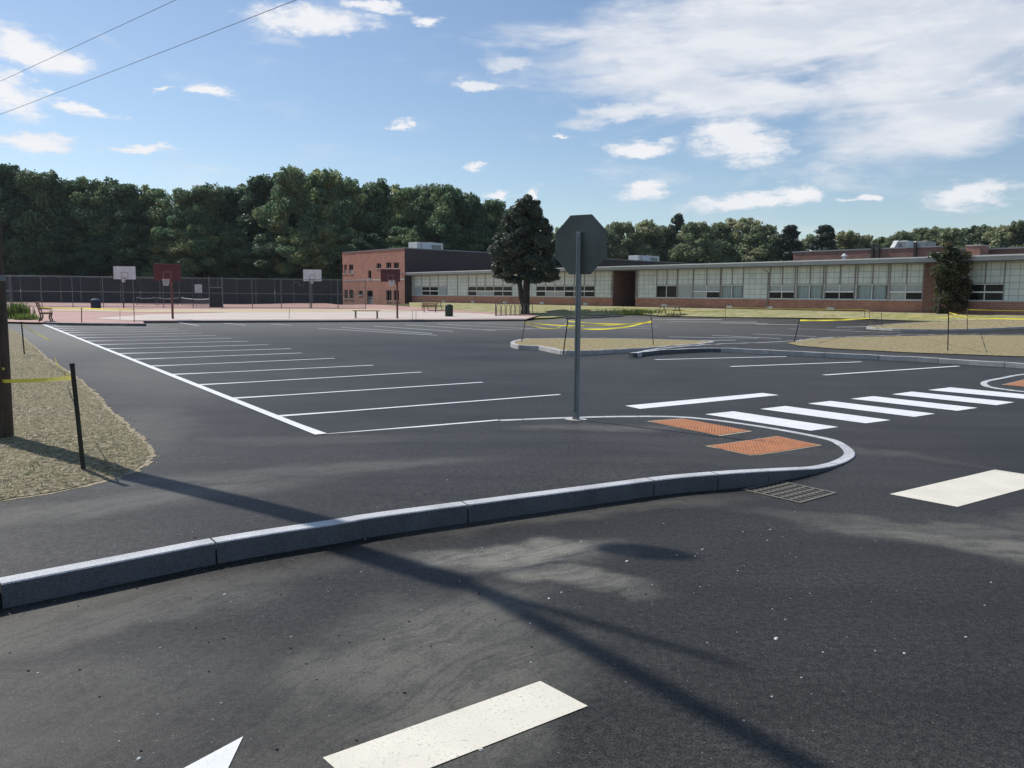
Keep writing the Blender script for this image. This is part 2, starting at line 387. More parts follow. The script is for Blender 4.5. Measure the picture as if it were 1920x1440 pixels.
# ------------------------------------------------------------------ helpers for objects
def prop(o, label=None, cat=None, group=None, kind=None):
    if label: o['label'] = label
    if cat: o['category'] = cat
    if group: o['group'] = group
    if kind: o['kind'] = kind
    return o
def thing(name, label, cat, loc=(0, 0, 0), rz=0., group=None):
    o = bpy.data.objects.new(name, None); C.objects.link(o)
    o.location = loc; o.rotation_euler = (0, 0, rz); o.empty_display_size = .2
    return prop(o, label, cat, group)
class MB:
    def __init__(s): s.v = []; s.f = []; s.mi = []; s.uv = None
    def add(s, vs, fs, mi=0):
        k = len(s.v); s.v += [tuple(p) for p in vs]
        s.f += [tuple(i + k for i in f) for f in fs]; s.mi += [mi] * len(fs); return s
    def box(s, a, b, mi=0, M=None):
        x0, y0, z0 = a; x1, y1, z1 = b
        vs = [Vector(p) for p in ((x0,y0,z0),(x1,y0,z0),(x1,y1,z0),(x0,y1,z0),(x0,y0,z1),(x1,y0,z1),(x1,y1,z1),(x0,y1,z1))]
        if M: vs = [M @ p for p in vs]
        return s.add(vs, [(0,3,2,1),(4,5,6,7),(0,1,5,4),(1,2,6,5),(2,3,7,6),(3,0,4,7)], mi)
    def tube(s, pts, r, n=8, mi=0, caps=True):
        pts = [Vector(p) for p in pts]; rs = r if isinstance(r, (list, tuple)) else [r] * len(pts)
        vs = []; fs = []
        for i, p in enumerate(pts):
            d = (pts[min(i + 1, len(pts) - 1)] - pts[max(i - 1, 0)]).normalized()
            a = d.orthogonal().normalized() if i == 0 else (a - d * a.dot(d)).normalized()
            b = d.cross(a)
            for k in range(n):
                an = 2 * math.pi * k / n; vs.append(p + (a * math.cos(an) + b * math.sin(an)) * rs[i])
        for i in range(len(pts) - 1):
            for k in range(n): fs.append((i*n + k, i*n + (k+1) % n, (i+1)*n + (k+1) % n, (i+1)*n + k))
        if caps: fs.append(tuple(range(n))[::-1]); fs.append(tuple((len(pts)-1)*n + k for k in range(n)))
        return s.add(vs, fs, mi)
    def prism(s, poly, z0, z1, mi=0, M=None):
        n = len(poly); vs = [Vector((x, y, z0)) for x, y in poly] + [Vector((x, y, z1)) for x, y in poly]
        if M: vs = [M @ p for p in vs]
        return s.add(vs, [tuple(range(n))[::-1], tuple(range(n, 2*n))] + [(i, (i+1) % n, n + (i+1) % n, n + i) for i in range(n)], mi)
    def build(s, name, mats, parent=None, smooth=False, bevel=0.):
        me = bpy.data.meshes.new(name); me.from_pydata(s.v, [], s.f); me.update()
        mats = [mats] if isinstance(mats, str) else mats
        for m in mats: me.materials.append(MATS[m])
        if len(mats) > 1: me.polygons.foreach_set('material_index', s.mi)
        bm = bmesh.new(); bm.from_mesh(me); bmesh.ops.recalc_face_normals(bm, faces=bm.faces); bm.to_mesh(me); bm.free()
        if smooth:
            me.polygons.foreach_set('use_smooth', [True] * len(me.polygons))
            me.set_sharp_from_angle(angle=R(40))
        o = bpy.data.objects.new(name, me); C.objects.link(o)
        if parent: o.parent = parent
        if bevel:
            bv = o.modifiers.new('bevel', 'BEVEL'); bv.width = bevel; bv.segments = 2; bv.limit_method = 'ANGLE'
        return o
def copy_tree(o, parent=None):
    c = o.copy(); C.objects.link(c)
    if parent: c.parent = parent
    for ch in [q for q in bpy.data.objects if q.parent == o]: copy_tree(ch, c)
    return c

# ------------------------------------------------------------------ lie of the land
U = Vector((.6405, -.768)).normalized(); Nn = Vector((-U.y, U.x))     # along the classroom wing; inward normal
WO = Vector((35.2, 56.1))                                            # a point on the wing's front
def sst(x, a, b):
    k = min(1, max(0, (x - a) / (b - a))); return k * k * (3 - 2 * k)
def terrain(x, y):
    p = -(Vector((x, y)) - WO).dot(Nn)                               # metres in front of the wing
    s = (Vector((x, y)) - WO).dot(U)
    k = 1 - sst(p, 1.0, 13.0)
    end = sst(s, -92, -72)
    return .93 * k * (.35 + .65 * end)
def dist_poly(x, y, pl):
    best = 1e9; bi = 0; bt = 0
    for i in range(len(pl) - 1):
        ax, ay = pl[i][0], pl[i][1]; bx, by = pl[i+1][0], pl[i+1][1]
        dx, dy = bx - ax, by - ay; L = dx*dx + dy*dy
        tt = 0 if L == 0 else max(0, min(1, ((x-ax)*dx + (y-ay)*dy) / L))
        d = math.hypot(x - ax - tt*dx, y - ay - tt*dy)
        if d < best: best, bi, bt = d, i, tt
    return best, bi, bt
def inside(x, y, pl):
    c = False; j = len(pl) - 1
    for i in range(len(pl)):
        xi, yi = pl[i][0], pl[i][1]; xj, yj = pl[j][0], pl[j][1]
        if (yi > y) != (yj > y) and x < (xj - xi) * (y - yi) / (yj - yi) + xi: c = not c
        j = i
    return c
RAISED = []          # (polygon, height function)
def Z(x, y):
    for pl, bb, fn in RAISED:
        if bb[0] <= x <= bb[2] and bb[1] <= y <= bb[3] and inside(x, y, pl): return fn(x, y)
    return terrain(x, y)
def raise_poly(pl, fn):
    RAISED.append((pl, (min(p[0] for p in pl), min(p[1] for p in pl), max(p[0] for p in pl), max(p[1] for p in pl)), fn))
def G(px, py, z=None, dz=0.):
    """the point of the ground seen at a place of the survey photograph"""
    d = px_dir(px, py)
    if z is None:
        f = lambda tt: CAM_H + d.z * tt - dz - Z(d.x * tt, d.y * tt)
        lo, step = 1.5, 1.02; hi = lo
        while f(hi) > 0 and hi < 900: lo = hi; hi = hi * step + .1
        for _ in range(24):
            md = (lo + hi) / 2
            if f(md) > 0: lo = md
            else: hi = md
        return Vector((d.x * hi, d.y * hi, CAM_H + d.z * hi))
    tt = (z - CAM_H) / d.z
    return Vector((d.x * tt, d.y * tt, z))
def resample(pts, step):
    out = [Vector(pts[0])]
    for a, b in zip(pts[:-1], pts[1:]):
        a = Vector(a); b = Vector(b); n = max(1, int((b - a).length / step))
        for k in range(1, n + 1): out.append(a.lerp(b, k / n))
    return out
def smooth_path(pts, step=.25, closed=False):
    pts = [Vector(p) for p in pts]; n = len(pts); out = []
    rngi = range(n if closed else n - 1)
    for i in rngi:
        p0 = pts[(i-1) % n] if closed or i > 0 else pts[0] * 2 - pts[1]
        p1 = pts[i]; p2 = pts[(i+1) % n]
        p3 = pts[(i+2) % n] if closed or i < n - 2 else pts[-1] * 2 - pts[-2]
        k = max(2, int((p2 - p1).length / step))
        for q in range(k):
            u = q / k
            out.append(.5 * ((2*p1) + (-p0 + p2)*u + (2*p0 - 5*p1 + 4*p2 - p3)*u*u + (-p0 + 3*p1 - 3*p2 + p3)*u**3))
    if not closed: out.append(pts[-1])
    return out
def offset_path(pts, d, closed=False):
    out = []; n = len(pts)
    for i in range(n):
        a = pts[(i-1) % n] if closed or i else pts[i]; b = pts[(i+1) % n] if closed or i < n-1 else pts[i]
        tx, ty = b[0]-a[0], b[1]-a[1]; L = math.hypot(tx, ty) or 1
        q = Vector(pts[i]).copy(); q.x += -ty/L*d; q.y += tx/L*d; out.append(q)
    return out
def sheet(name, poly, matn, dz=0., step=1.5, zf=None, kind='structure', holes=None, jit=0.):
    """a draped sheet filling a ground polygon"""
    poly = [(p[0], p[1]) for p in poly]
    bd = resample([Vector((p[0], p[1], 0)) for p in poly + [poly[0]]], step)[:-1]
    vs = [Vector((p.x, p.y)) for p in bd]; n = len(vs)
    x0 = min(v.x for v in vs); x1 = max(v.x for v in vs); y0 = min(v.y for v in vs); y1 = max(v.y for v in vs)
    x = x0 + step / 2
    while x < x1:
        y = y0 + step / 2
        while y < y1:
            if inside(x, y, poly) : vs.append(Vector((x, y)))
            y += step
        x += step
    edges = [(i, (i + 1) % n) for i in range(n)]
    ov, oe, of, _, _, _ = delaunay_2d_cdt(vs, edges, [], 1, 1e-5)
    zf = zf or Z
    me = bpy.data.meshes.new(name)
    me.from_pydata([(v.x, v.y, zf(v.x, v.y) + dz) for v in ov], [], [tuple(f) for f in of]); me.update()
    bm = bmesh.new(); bm.from_mesh(me); bmesh.ops.recalc_face_normals(bm, faces=bm.faces)
    if sum(f.normal.z for f in bm.faces) < 0: bmesh.ops.reverse_faces(bm, faces=bm.faces)
    bm.to_mesh(me); bm.free()
    me.polygons.foreach_set('use_smooth', [True] * len(me.polygons))
    me.materials.append(MATS[matn]); o = bpy.data.objects.new(name, me); C.objects.link(o)
    if kind: o['kind'] = kind
    return o

# base terrain out to the horizon
gm = bpy.data.meshes.new('ground'); xs = sorted(set([-2500, -1200, -600, -300, -160] + list(range(-120, 141, 4)) + [200, 400, 900, 2500]))
ys = sorted(set([-600, -200, -80, -40] + list(range(-20, 161, 4)) + [200, 300, 500, 900, 1800, 3500]))
gm.from_pydata([(x, y, terrain(x, y) - .09) for y in ys for x in xs], [],
               [(j*len(xs)+i, j*len(xs)+i+1, (j+1)*len(xs)+i+1, (j+1)*len(xs)+i) for j in range(len(ys)-1) for i in range(len(xs)-1)])
gm.materials.append(MATS['far_grass']); go = bpy.data.objects.new('ground', gm); C.objects.link(go); go['kind'] = 'structure'

# asphalt of the road and the car park
far_edge = [G(-60, 603, 0), G(85, 604, 0), G(985, 602, 0), G(1060, 597), G(1168, 593.5), G(1185, 590), G(1240, 594), G(1350, 596), G(1500, 597.5), G(1640, 600), G(1920, 606), G(2150, 612)]
lot_poly = [(-70, -25), (75, -25)] + [(p.x, p.y) for p in reversed(far_edge)] + [(-70, far_edge[0].y)]
lot_poly[2] = (75, lot_poly[2][1])
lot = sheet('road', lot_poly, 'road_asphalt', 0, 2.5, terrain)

# kerb of the near pavement: a granite line that drops to the road round the nose
KR = .15
front_px = [(0,1097),(405,1019),(640,982),(733,967),(1120,916),(1260,898),(1387,887.5)]
K = [G(x, y, KR) for x, y in front_px]
K += [G(1487, 882, .09), G(1537, 879, .045), G(1573, 871.5, .02), G(1595, 862, .012), G(1604, 853, .012)]
K += [G(x, y, .012) for x, y in ((1599,843),(1585,833),(1567,825),(1520,815),(1453,803),(1387,793),(1333,786),(1280,781.5),(1220,780),(1120,781),(1020,784),(935,787.5))]
d0 = (K[0] - K[1]).normalized(); K = [K[0] + d0 * 9] + K
kerb_line = smooth_path(K, .12)
inner = offset_path(kerb_line, .13)
NF = min(range(len(kerb_line)), key=lambda i: (kerb_line[i] - G(1604, 853, .012)).length)
corner = G(600, 815, .01); farend = G(78, 607, .01)
lot_edge = [inner[-1], corner, farend, farend + (farend - corner).normalized() * 6]
walk_poly = [(p.x, p.y) for p in inner] + [(corner.x, corner.y), (farend.x, farend.y), (lot_edge[3].x, lot_edge[3].y), (-50, lot_edge[3].y), (-50, -12), (inner[0].x - 4, inner[0].y - 4)]
front_inner = inner[:NF]; back_inner = [(p.x, p.y) for p in inner[NF:]] + [(p.x, p.y) for p in lot_edge[1:]]
FI = front_inner[::4] + [front_inner[-1]]; BI = back_inner[:-3:6] + back_inner[-3:]
def walk_z(x, y):
    dk, i, tt = dist_poly(x, y, FI)
    kz = FI[i].z * (1 - tt) + FI[min(i + 1, len(FI) - 1)].z * tt
    dl = dist_poly(x, y, BI)[0]
    w = dl / (dl + dk + 1e-6)
    w = w * w * (3 - 2 * w)
    return .012 + (kz - .012) * w
raise_poly(walk_poly, walk_z)
walk = sheet('pavement', walk_poly, 'walk_asphalt', .004, .45, walk_z)

# kerb stones in lengths with joints; rise faces stand on the road
def kerb_run(name, outer, width, matn, breaks, zb=-.05, gap=.006, parent=None):
    """outer: path at the top front edge, inward = left of travel"""
    inn = offset_path(outer, width); mb = MB(); cut = [0] + breaks + [len(outer) - 1]
    for a, b in zip(cut[:-1], cut[1:]):
        if b - a < 1: continue
        vs = []; fs = []
        for i in range(a, b + 1):
            o_, n_ = outer[i], inn[i]; e = Vector((0, 0, 0))
            if i == a and a: e = (outer[i+1] - outer[i]).normalized() * gap
            if i == b and b < len(outer) - 1: e = (outer[i-1] - outer[i]).normalized() * gap
            c = .008
            iv = (n_ - o_).normalized()
            vs += [Vector((o_.x, o_.y, zb)) + e, o_ + e + Vector((0, 0, -c)), o_ + e + iv * c, n_ + e, Vector((n_.x, n_.y, zb)) + e]
        m_ = b - a + 1
        for k in range(m_ - 1):
            for q in range(4): fs.append((k*5 + q, (k+1)*5 + q, (k+1)*5 + q + 1, k*5 + q + 1))
        fs += [(0, 1, 2, 3, 4), tuple((m_-1)*5 + q for q in (4, 3, 2, 1, 0))]
        mb.add(vs, fs)
        if matn == 'granite': mb.mi[-len(fs):] = [1 if (j % 4 == 0 or j >= len(fs) - 2) else 0 for j in range(len(fs))]  # front and end faces take the shaded copy
    o = mb.build(name, ['granite', 'granite_shaded'] if matn == 'granite' else matn, parent); o['kind'] = 'structure'
    return o
def near_idx(path, p): return min(range(len(path)), key=lambda i: (path[i] - p).length)
kb = [near_idx(kerb_line, G(x, y, KR)) for x, y in ((75, 1084), (410, 1018))]
# further stone joints every couple of metres
acc = 0
for i in range(kb[-1] + 1, len(kerb_line) - 3):
    acc += (kerb_line[i] - kerb_line[i-1]).length
    if acc > (1.95 if i < NF - 25 else .62 if i < NF + 25 else 1.8): kb.append(i); acc = 0
kl = [p + Vector((0, 0, .006)) for p in kerb_line]
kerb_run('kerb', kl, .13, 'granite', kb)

# gritty dry verge at the left, with a sandy rim
verge_px = [(-60, 935),(0, 940),(60,931),(130,917),(200,900),(245,885),(270,868),(281,850),(268,833),(246,812),(226,790),(200,770),(178,742),(150,716),(120,694),(85,672),(62,650),(40,632),(22,618)]
verge = [G(x, y) for x, y in verge_px] + [Vector((-30, 34, 0)), Vector((-30, 4, 0)), Vector((-9, 4.5, 0))]
def rough_edge(pts, step, amp, seed):
    r = random.Random(seed); out = []
    for p in resample([Vector((q[0], q[1], 0)) for q in pts], step): out.append(p + Vector((r.uniform(-amp, amp), r.uniform(-amp, amp), 0)))
    return out
vr = rough_edge(verge, .12, .03, 3)
rimp = rough_edge([Vector((p.x + .05, p.y - .02, 0)) for p in verge], .12, .05, 5)
cx = sum(p.x for p in verge) / len(verge); cy = sum(p.y for p in verge) / len(verge)
def grow(pts, d):
    pl = [(p.x, p.y) for p in pts]; out = []
    area = sum(pl[i][0]*pl[(i+1) % len(pl)][1] - pl[(i+1) % len(pl)][0]*pl[i][1] for i in range(len(pl)))
    sgn = -1 if area > 0 else 1
    return offset_path([Vector((p[0], p[1], 0)) for p in pl], sgn * d, True)
sheet('sandy_edge', rough_edge(grow(verge, .07), .1, .035, 6), 'verge_edge', .007, .45)
def verge_h(x, y):
    d, _, _ = dist_poly(x, y, [(p.x, p.y) for p in verge[:19]])
    return Z(x, y) + .035 * min(1, d / .5) + .012 * math.sin(x * 7.1) * math.sin(y * 6.3) * min(1, d / .3)
sheet('grass_verge', vr, 'dry_verge', .011, .22, verge_h)
# ------------------------------------------------------------------ painted marks and the flush granite edge
def strip(name, a, b, w, matn, dz=.006, kind='structure'):
    a = Vector((a[0], a[1], 0)); b = Vector((b[0], b[1], 0)); d = (b - a).normalized(); n = Vector((-d.y, d.x, 0)) * w / 2
    k = max(1, int((b - a).length / 1.0)); mb = MB(); vs = []
    for i in range(k + 1):
        p = a.lerp(b, i / k)
        for s_ in (-1, 1):
            q = p + n * s_; vs.append((q.x, q.y, Z(q.x, q.y) + dz))
    mb.add(vs, [(2*i, 2*i+1, 2*i+3, 2*i+2) for i in range(k)])
    o = mb.build(name, matn); o['kind'] = kind
    return o
def slab(name, pts, matn, dz=.004, n=6):
    """a painted quadrilateral, draped"""
    a, b, c, d = [Vector((p[0], p[1], 0)) for p in pts]; vs = []
    for i in range(n + 1):
        for j in range(n + 1):
            p = a.lerp(b, i / n).lerp(d.lerp(c, i / n), j / n); vs.append((p.x, p.y, Z(p.x, p.y) + dz))
    o = MB().add(vs, [(i*(n+1)+j, (i+1)*(n+1)+j, (i+1)*(n+1)+j+1, i*(n+1)+j+1) for i in range(n) for j in range(n)]).build(name, matn)
    o['kind'] = 'structure'; return o
A = (farend - corner); A.z = 0; A.normalize()
strip('edge_line', corner - A * .04, farend, .17, 'white_paint', .014)
B0 = G(525, 781, 0); B1 = G(1050, 740, 0); Bd = (B1 - B0); blen = Bd.length; Bd.normalize()
starts = [(525,781),(430,747),(365,721),(317,702),(280,687),(243,674.5)]
pos = [(G(x, y, 0) - corner).dot(A) for x, y in starts]
pitch = (pos[5] - pos[0]) / 5
ends = [(1050,740),(905,717),(790,698),(700,685),(627,672),(566,662)]
tot = (farend - corner).length
k = 0
while pos[0] + pitch * k < tot - 1:
    base = corner + A * (pos[0] + pitch * k)
    e = base + Bd * blen if k >= 6 else G(ends[k][0], ends[k][1], 0)
    strip('parking_line', (base.x, base.y), (e.x, e.y), .095 + .003 * min(k, 8), 'line_paint'); k += 1
strip('edge_line', (corner.x, corner.y), (kerb_line[-1].x, kerb_line[-1].y + .02), .085, 'line_paint', .010)
for a, b in (((335,605.5),(372,611)),((420,606.5),(462,610.5)),((507,608),(545,610.5)),((596,616),(819,629)),((640,614.5),(810,626)),((700,612),(850,622)),
             ((760,609.5),(930,620.5)),((820,608),(1000,617)),((895,606.5),(1060,613)),((905,619),(1235,612)),((1040,616),(1220,617)),
             ((1253,632),(1422,634.5)),((1216,641),(1380,638)),((1335,629),(1464,635.5)),((1412,626.5),(1530,631.5)),((1349,606),(1440,607.5)),((1418,608.5),(1500,609.5)),
             ((1224,599),(1353,600)),((1228,675),(1474,669)),((1370,688),(1615,679)),((1545,704),(1797,687)),((1568,614),(1628,613)),((1555,620.5),(1690,624.5)),((1480,617),(1600,619)),((1250,603),(1420,604.5))):
    pa = G(*a, dz=0); pb = G(*b, dz=0); strip('parking_line', pa, pb, .14, 'line_paint', .012 if pa.y < 45 else .02)
def quad_px(name, pts, matn): return slab(name, [G(x, y, 0) for x, y in pts], matn)
for q in (((1322,777),(1375,771.5),(1572,801),(1520,808)), ((1425,767),(1473,761.5),(1670,788),(1623,794)), ((1515,757),(1557,752),(1753,776),(1714,782)),
          ((1595,748),(1637,743),(1833,765),(1795,770.5)), ((1672,739.5),(1710,734.5),(1902,754.5),(1868,760)), ((1740,731.5),(1782,726.5),(1975,744.5),(1938,749.5))):
    quad_px('crosswalk_bar', q, 'white_paint')
quad_px('stop_bar', ((1172,761),(1430,737),(1460,741),(1200,767)), 'white_paint')
def rect_from(name, a, b, c, matn):   # corner a, along to b, across to c
    a, b, c = G(*a, 0), G(*b, 0), G(*c, 0); slab(name, [a, b, b + (c - a), c], matn)
rect_from('centre_dash', (1668,927), (1865,881), (1795,951), 'cream_paint')
c0, c1, c2 = G(605,1422,0), G(1013,1278,0), G(1102,1325,0)
slab('centre_dash', [c0, c1, c2, c0 + (c2 - c1)], 'cream_paint')
# arrow painted in the near lane: its point shows at the bottom edge
tip, l1, l2 = G(456,1382,0), G(346,1441,0), G(428,1441,0)
d1 = (l1 - tip).normalized(); d2 = (l2 - tip).normalized()
ax = (d1 + d2).normalized(); sd = Vector((-ax.y, ax.x, 0))
w_ = 1.05; hl = Vector(tip) + d1 * w_; hr = Vector(tip) + d2 * w_; bm_ = (hl + hr) / 2
arr = [tip, hl, bm_ - (hl - hr).normalized() * -.09, bm_ + (hl - hr).normalized() * .09 + ax * 1.2, bm_ - (hl - hr).normalized() * .09 + ax * 1.2, bm_ - (hl - hr).normalized() * .09, hr]
arr[2] = bm_ + (hl - hr).normalized() * .09
ao = MB().add([(p.x, p.y, .004) for p in arr], [(0, 1, 2, 5, 6), (2, 3, 4, 5)]).build('lane_arrow', 'white_paint'); ao['kind'] = 'structure'

# ------------------------------------------------------------------ kerbed islands and far edges
def ccw(pts):
    a = sum(pts[i].x*pts[(i+1) % len(pts)].y - pts[(i+1) % len(pts)].x*pts[i].y for i in range(len(pts)))
    return pts if a > 0 else pts[::-1]
def island(name, px, top, hgt=.15, matk='rough_granite', wid=.15, z0=None, rag=True, split=None):
    pts = ccw([G(x, y, z0, hgt) if z0 is None else G(x, y, z0 + hgt) for x, y in px])
    path = smooth_path([Vector((p.x, p.y, 0)) for p in pts], .4, True)
    base = [terrain(p.x, p.y) for p in path]
    rr = random.Random(len(px))
    outer = [Vector((p.x, p.y, b_ + hgt)) + (Vector((rr.uniform(-.008, .008), rr.uniform(-.008, .008), rr.uniform(-.012, .008))) if rag else Vector()) for p, b_ in zip(path, base)]
    outer.append(outer[0].copy())
    if split is None: kerb_run('kerb', outer, wid, matk, list(range(4, len(outer) - 2, 4)), zb=min(base) - .08, gap=.01)
    else:
        a = 0
        while a < len(outer) - 1:
            c_ = outer[a].x < split; b = a + 1
            while b < len(outer) - 1 and (outer[b].x < split) == c_: b += 1
            kerb_run('kerb', outer[a:b + 1], wid, 'granite' if c_ else matk, list(range(4, b - a - 2, 4)), zb=min(base) - .08, gap=.01); a = b
    inn = offset_path([o_ for o_ in outer[:-1]], wid * .9, True)
    pl = [(p.x, p.y) for p in inn]
    sheet(name, pl, top, hgt - .012, 1.2, terrain)
    raise_poly([(p.x, p.y) for p in path], lambda x, y, h=hgt: terrain(x, y) + h)
island('planting_island', [(957,642),(972,636.5),(1010,634),(1150,634),(1280,637),(1340,641),(1250,649),(1150,655),(1062,657),(1010,648.5),(972,647)], 'dry_island')
big = [(1187,661.5),(1225,657.5),(1270,654.5),(1352,652.5),(1500,659),(1700,668.5),(1920,681),(2250,702),(2600,690),(2350,640),(2050,627),(1780,626.5),(1560,632),(1480,639),(1330,645.5),(1240,652)]
island('pavement', big, 'walk_asphalt', split=G(1352, 652.5, .15).x)  # nose kerb gets the granite with shade coloured into its face
gi = [(1474,643.5),(1510,637.5),(1560,633.5),(1780,628.5),(2040,629.5),(2300,645),(2200,672),(1920,669),(1700,661),(1560,653.5),(1500,649)]
sheet('grass_island', rough_edge([G(x, y) for x, y in gi] , .5, .05, 11), 'dry_island', .012, 1.)
island('far_island', [(1628,611),(1700,605),(1830,600),(2050,600),(2150,612),(1960,611),(1790,617),(1690,616.5),(1640,614)], 'dry_island')
# far edge: the raised court with its granite kerb
def far_kerb(px, z0=0.):
    pts = [G(x, y, .15 + z0) if z0 is not None else G(x, y, None, .15) for x, y in px]
    path = smooth_path(pts, .8); 
    path = [Vector((p.x, p.y, terrain(p.x, p.y) + .15)) for p in path]
    kerb_run('kerb', path, .18, 'granite', list(range(3, len(path) - 1, 3)), zb=-.2)
    return path
k1 = far_kerb([(84,604),(150,605.5),(272,606.5)])
k1b = far_kerb([(250,601.5),(400,601),(700,600),(985,598.5)])
far_kerb([(1062,595),(1120,593.5),(1168,590.5)], None)
raise_n = len(RAISED)
court = [G(84,604,.15), G(270,606,.15), G(268,601.5,.15), G(985,598.5,.15), G(1010,594), G(905,587), G(800,580), G(757,576), G(640,573)] + [Vector((-34, 140, 0)), Vector((-125, 140, 0)), Vector((-60, 55, 0))]
cp = [(p.x, p.y) for p in court]
raise_poly(cp, lambda x, y: terrain(x, y) + .13)
sheet('sports_court', cp, 'court_red', -.002, 4, lambda x, y: terrain(x, y) + .13)
pale = [G(290,600.5), G(985,597.5), G(1000,594.5), G(890,587), G(800,583.5), G(640,584), G(430,586), G(280,590), G(175,597), G(240,601)]
sheet('court_apron', pale, 'court_pale', .012, 3)
sheet('court_band', [G(90,580.5), G(380,580), G(700,579), G(790,582.5), G(640,584.5), G(430,586), G(280,586), G(90,583)], 'court_sand', .020, 3)
# lawn in front of the classroom wing
def wing_px(px, off=0., py=540):
    d = px_dir(px, py); # solve WO + U s + Nn off = t (dx, dy)
    a = WO + Nn * off; det = U.x * -d.y + U.y * d.x
    # s*U - t*d = -a
    s_ = (-a.x * -d.y + a.y * -d.x) / det; tt = (U.x * -a.y + U.y * a.x) / det
    tt = (a + U * s_).dot(Vector((d.x, d.y))) / Vector((d.x, d.y)).length_squared
    return s_, CAM_H + d.z * tt
def wing_pt(s_, off): return WO + U * s_ + Nn * off
lawn_px = [(770,582),(840,586),(905,590),(1000,594.5),(1062,594),(1120,592),(1168,589.5),(1190,588.5),(1240,592.5),(1350,595),(1500,596.5),(1640,599),(1920,605),(2150,611)]
lawn = [G(x, y) for x, y in lawn_px]
e1 = wing_pt(25, -.3); e2 = wing_pt(-78, -.3)
lawn += [Vector((lawn[-1].x + 6, lawn[-1].y - 2, 0)), Vector((e1.x, e1.y, 0)), Vector((e2.x, e2.y, 0))]
sheet('lawn', [(p.x, p.y) for p in lawn], 'lawn', .03, 2.5, terrain)

# ------------------------------------------------------------------ classroom wing
RZ = math.atan2(U.y, U.x)
def wing_frame(name, label, cat, s_, off, z=0.):
    p = wing_pt(s_, off); return thing(name, label, cat, (p.x, p.y, z), RZ)
BZ = .90; HW = 4.33            # floor level at the wall foot, eave top above it
S0 = wing_px(763)[0]; S1 = 34.
wing = thing('classroom_wing', 'long single-storey classroom wing of pale green panel walls over a low red brick base', 'building', (WO.x, WO.y, 0), RZ)
rs0, rs1 = wing_px(1149)[0], wing_px(1192)[0]
zb, zt = BZ - .9, BZ + .95     # brick base
ww0, ww1 = BZ + 1.02, BZ + 2.22
zp = BZ + 3.78
groups = [('mix', 776, 838, 4), ('mix2', 878, 960, 5), ('mix2', 1006, 1115, 6), ('dark', 1231, 1269, 2), ('board', 1270, 1299, 1), ('awn', 1300, 1350, 2), ('curtain', 1352, 1393, 2),
          ('awn_dark', 1443, 1490, 2), ('curtain', 1494, 1543, 2), ('awn_half', 1547, 1602, 2), ('curtain', 1607, 1664, 2), ('awn', 1668, 1730, 2), ('awn_black', 1812, 1882, 2)]
gs = [(k_, wing_px(a)[0], wing_px(b)[0], n_) for k_, a, b, n_ in groups]
pier = (wing_px(1732)[0], wing_px(1765)[0])
# brick base left and right of the entrance recess, with a soldier cap
for a, b in ((S0, rs0), (rs1, S1)):
    mb = MB().box((a, 0, zb), (b, .35, zt)); mb.build('brick_base', 'brick_red', wing)
    MB().box((a, -.05, zt), (b, .3, zt + .07)).build('window_sill', 'sill_stone', wing)
mb = MB().box((pier[0], -.06, zb), (pier[1], .3, zp)).build('brick_pier', 'brick_dark', wing)
# panel walls: full height between windows and a band above them
zs = zt + .07
prev = S0; spans = []
for k_, a, b, n_ in gs: spans.append((prev, a)); prev = b
spans.append((prev, S1))
def cut_span(a, b):
    out = [(a, b)]
    for c, d in ((rs0, rs1), pier):
        nw = []
        for x, y in out:
            if d <= x or c >= y: nw.append((x, y))
            else:
                if c > x: nw.append((x, c))
                if d < y: nw.append((d, y))
        out = nw
    return [(x, y) for x, y in out if y - x > .05]
for a, b in spans:
    for x, y in cut_span(a, b): MB().box((x, .02, zs), (y, .2, zp)).build('wall_panel', 'light_panel', wing)
for k_, a, b, n_ in gs: MB().box((a, .02, ww1 + .03), (b, .2, zp)).build('wall_panel', 'light_panel', wing)
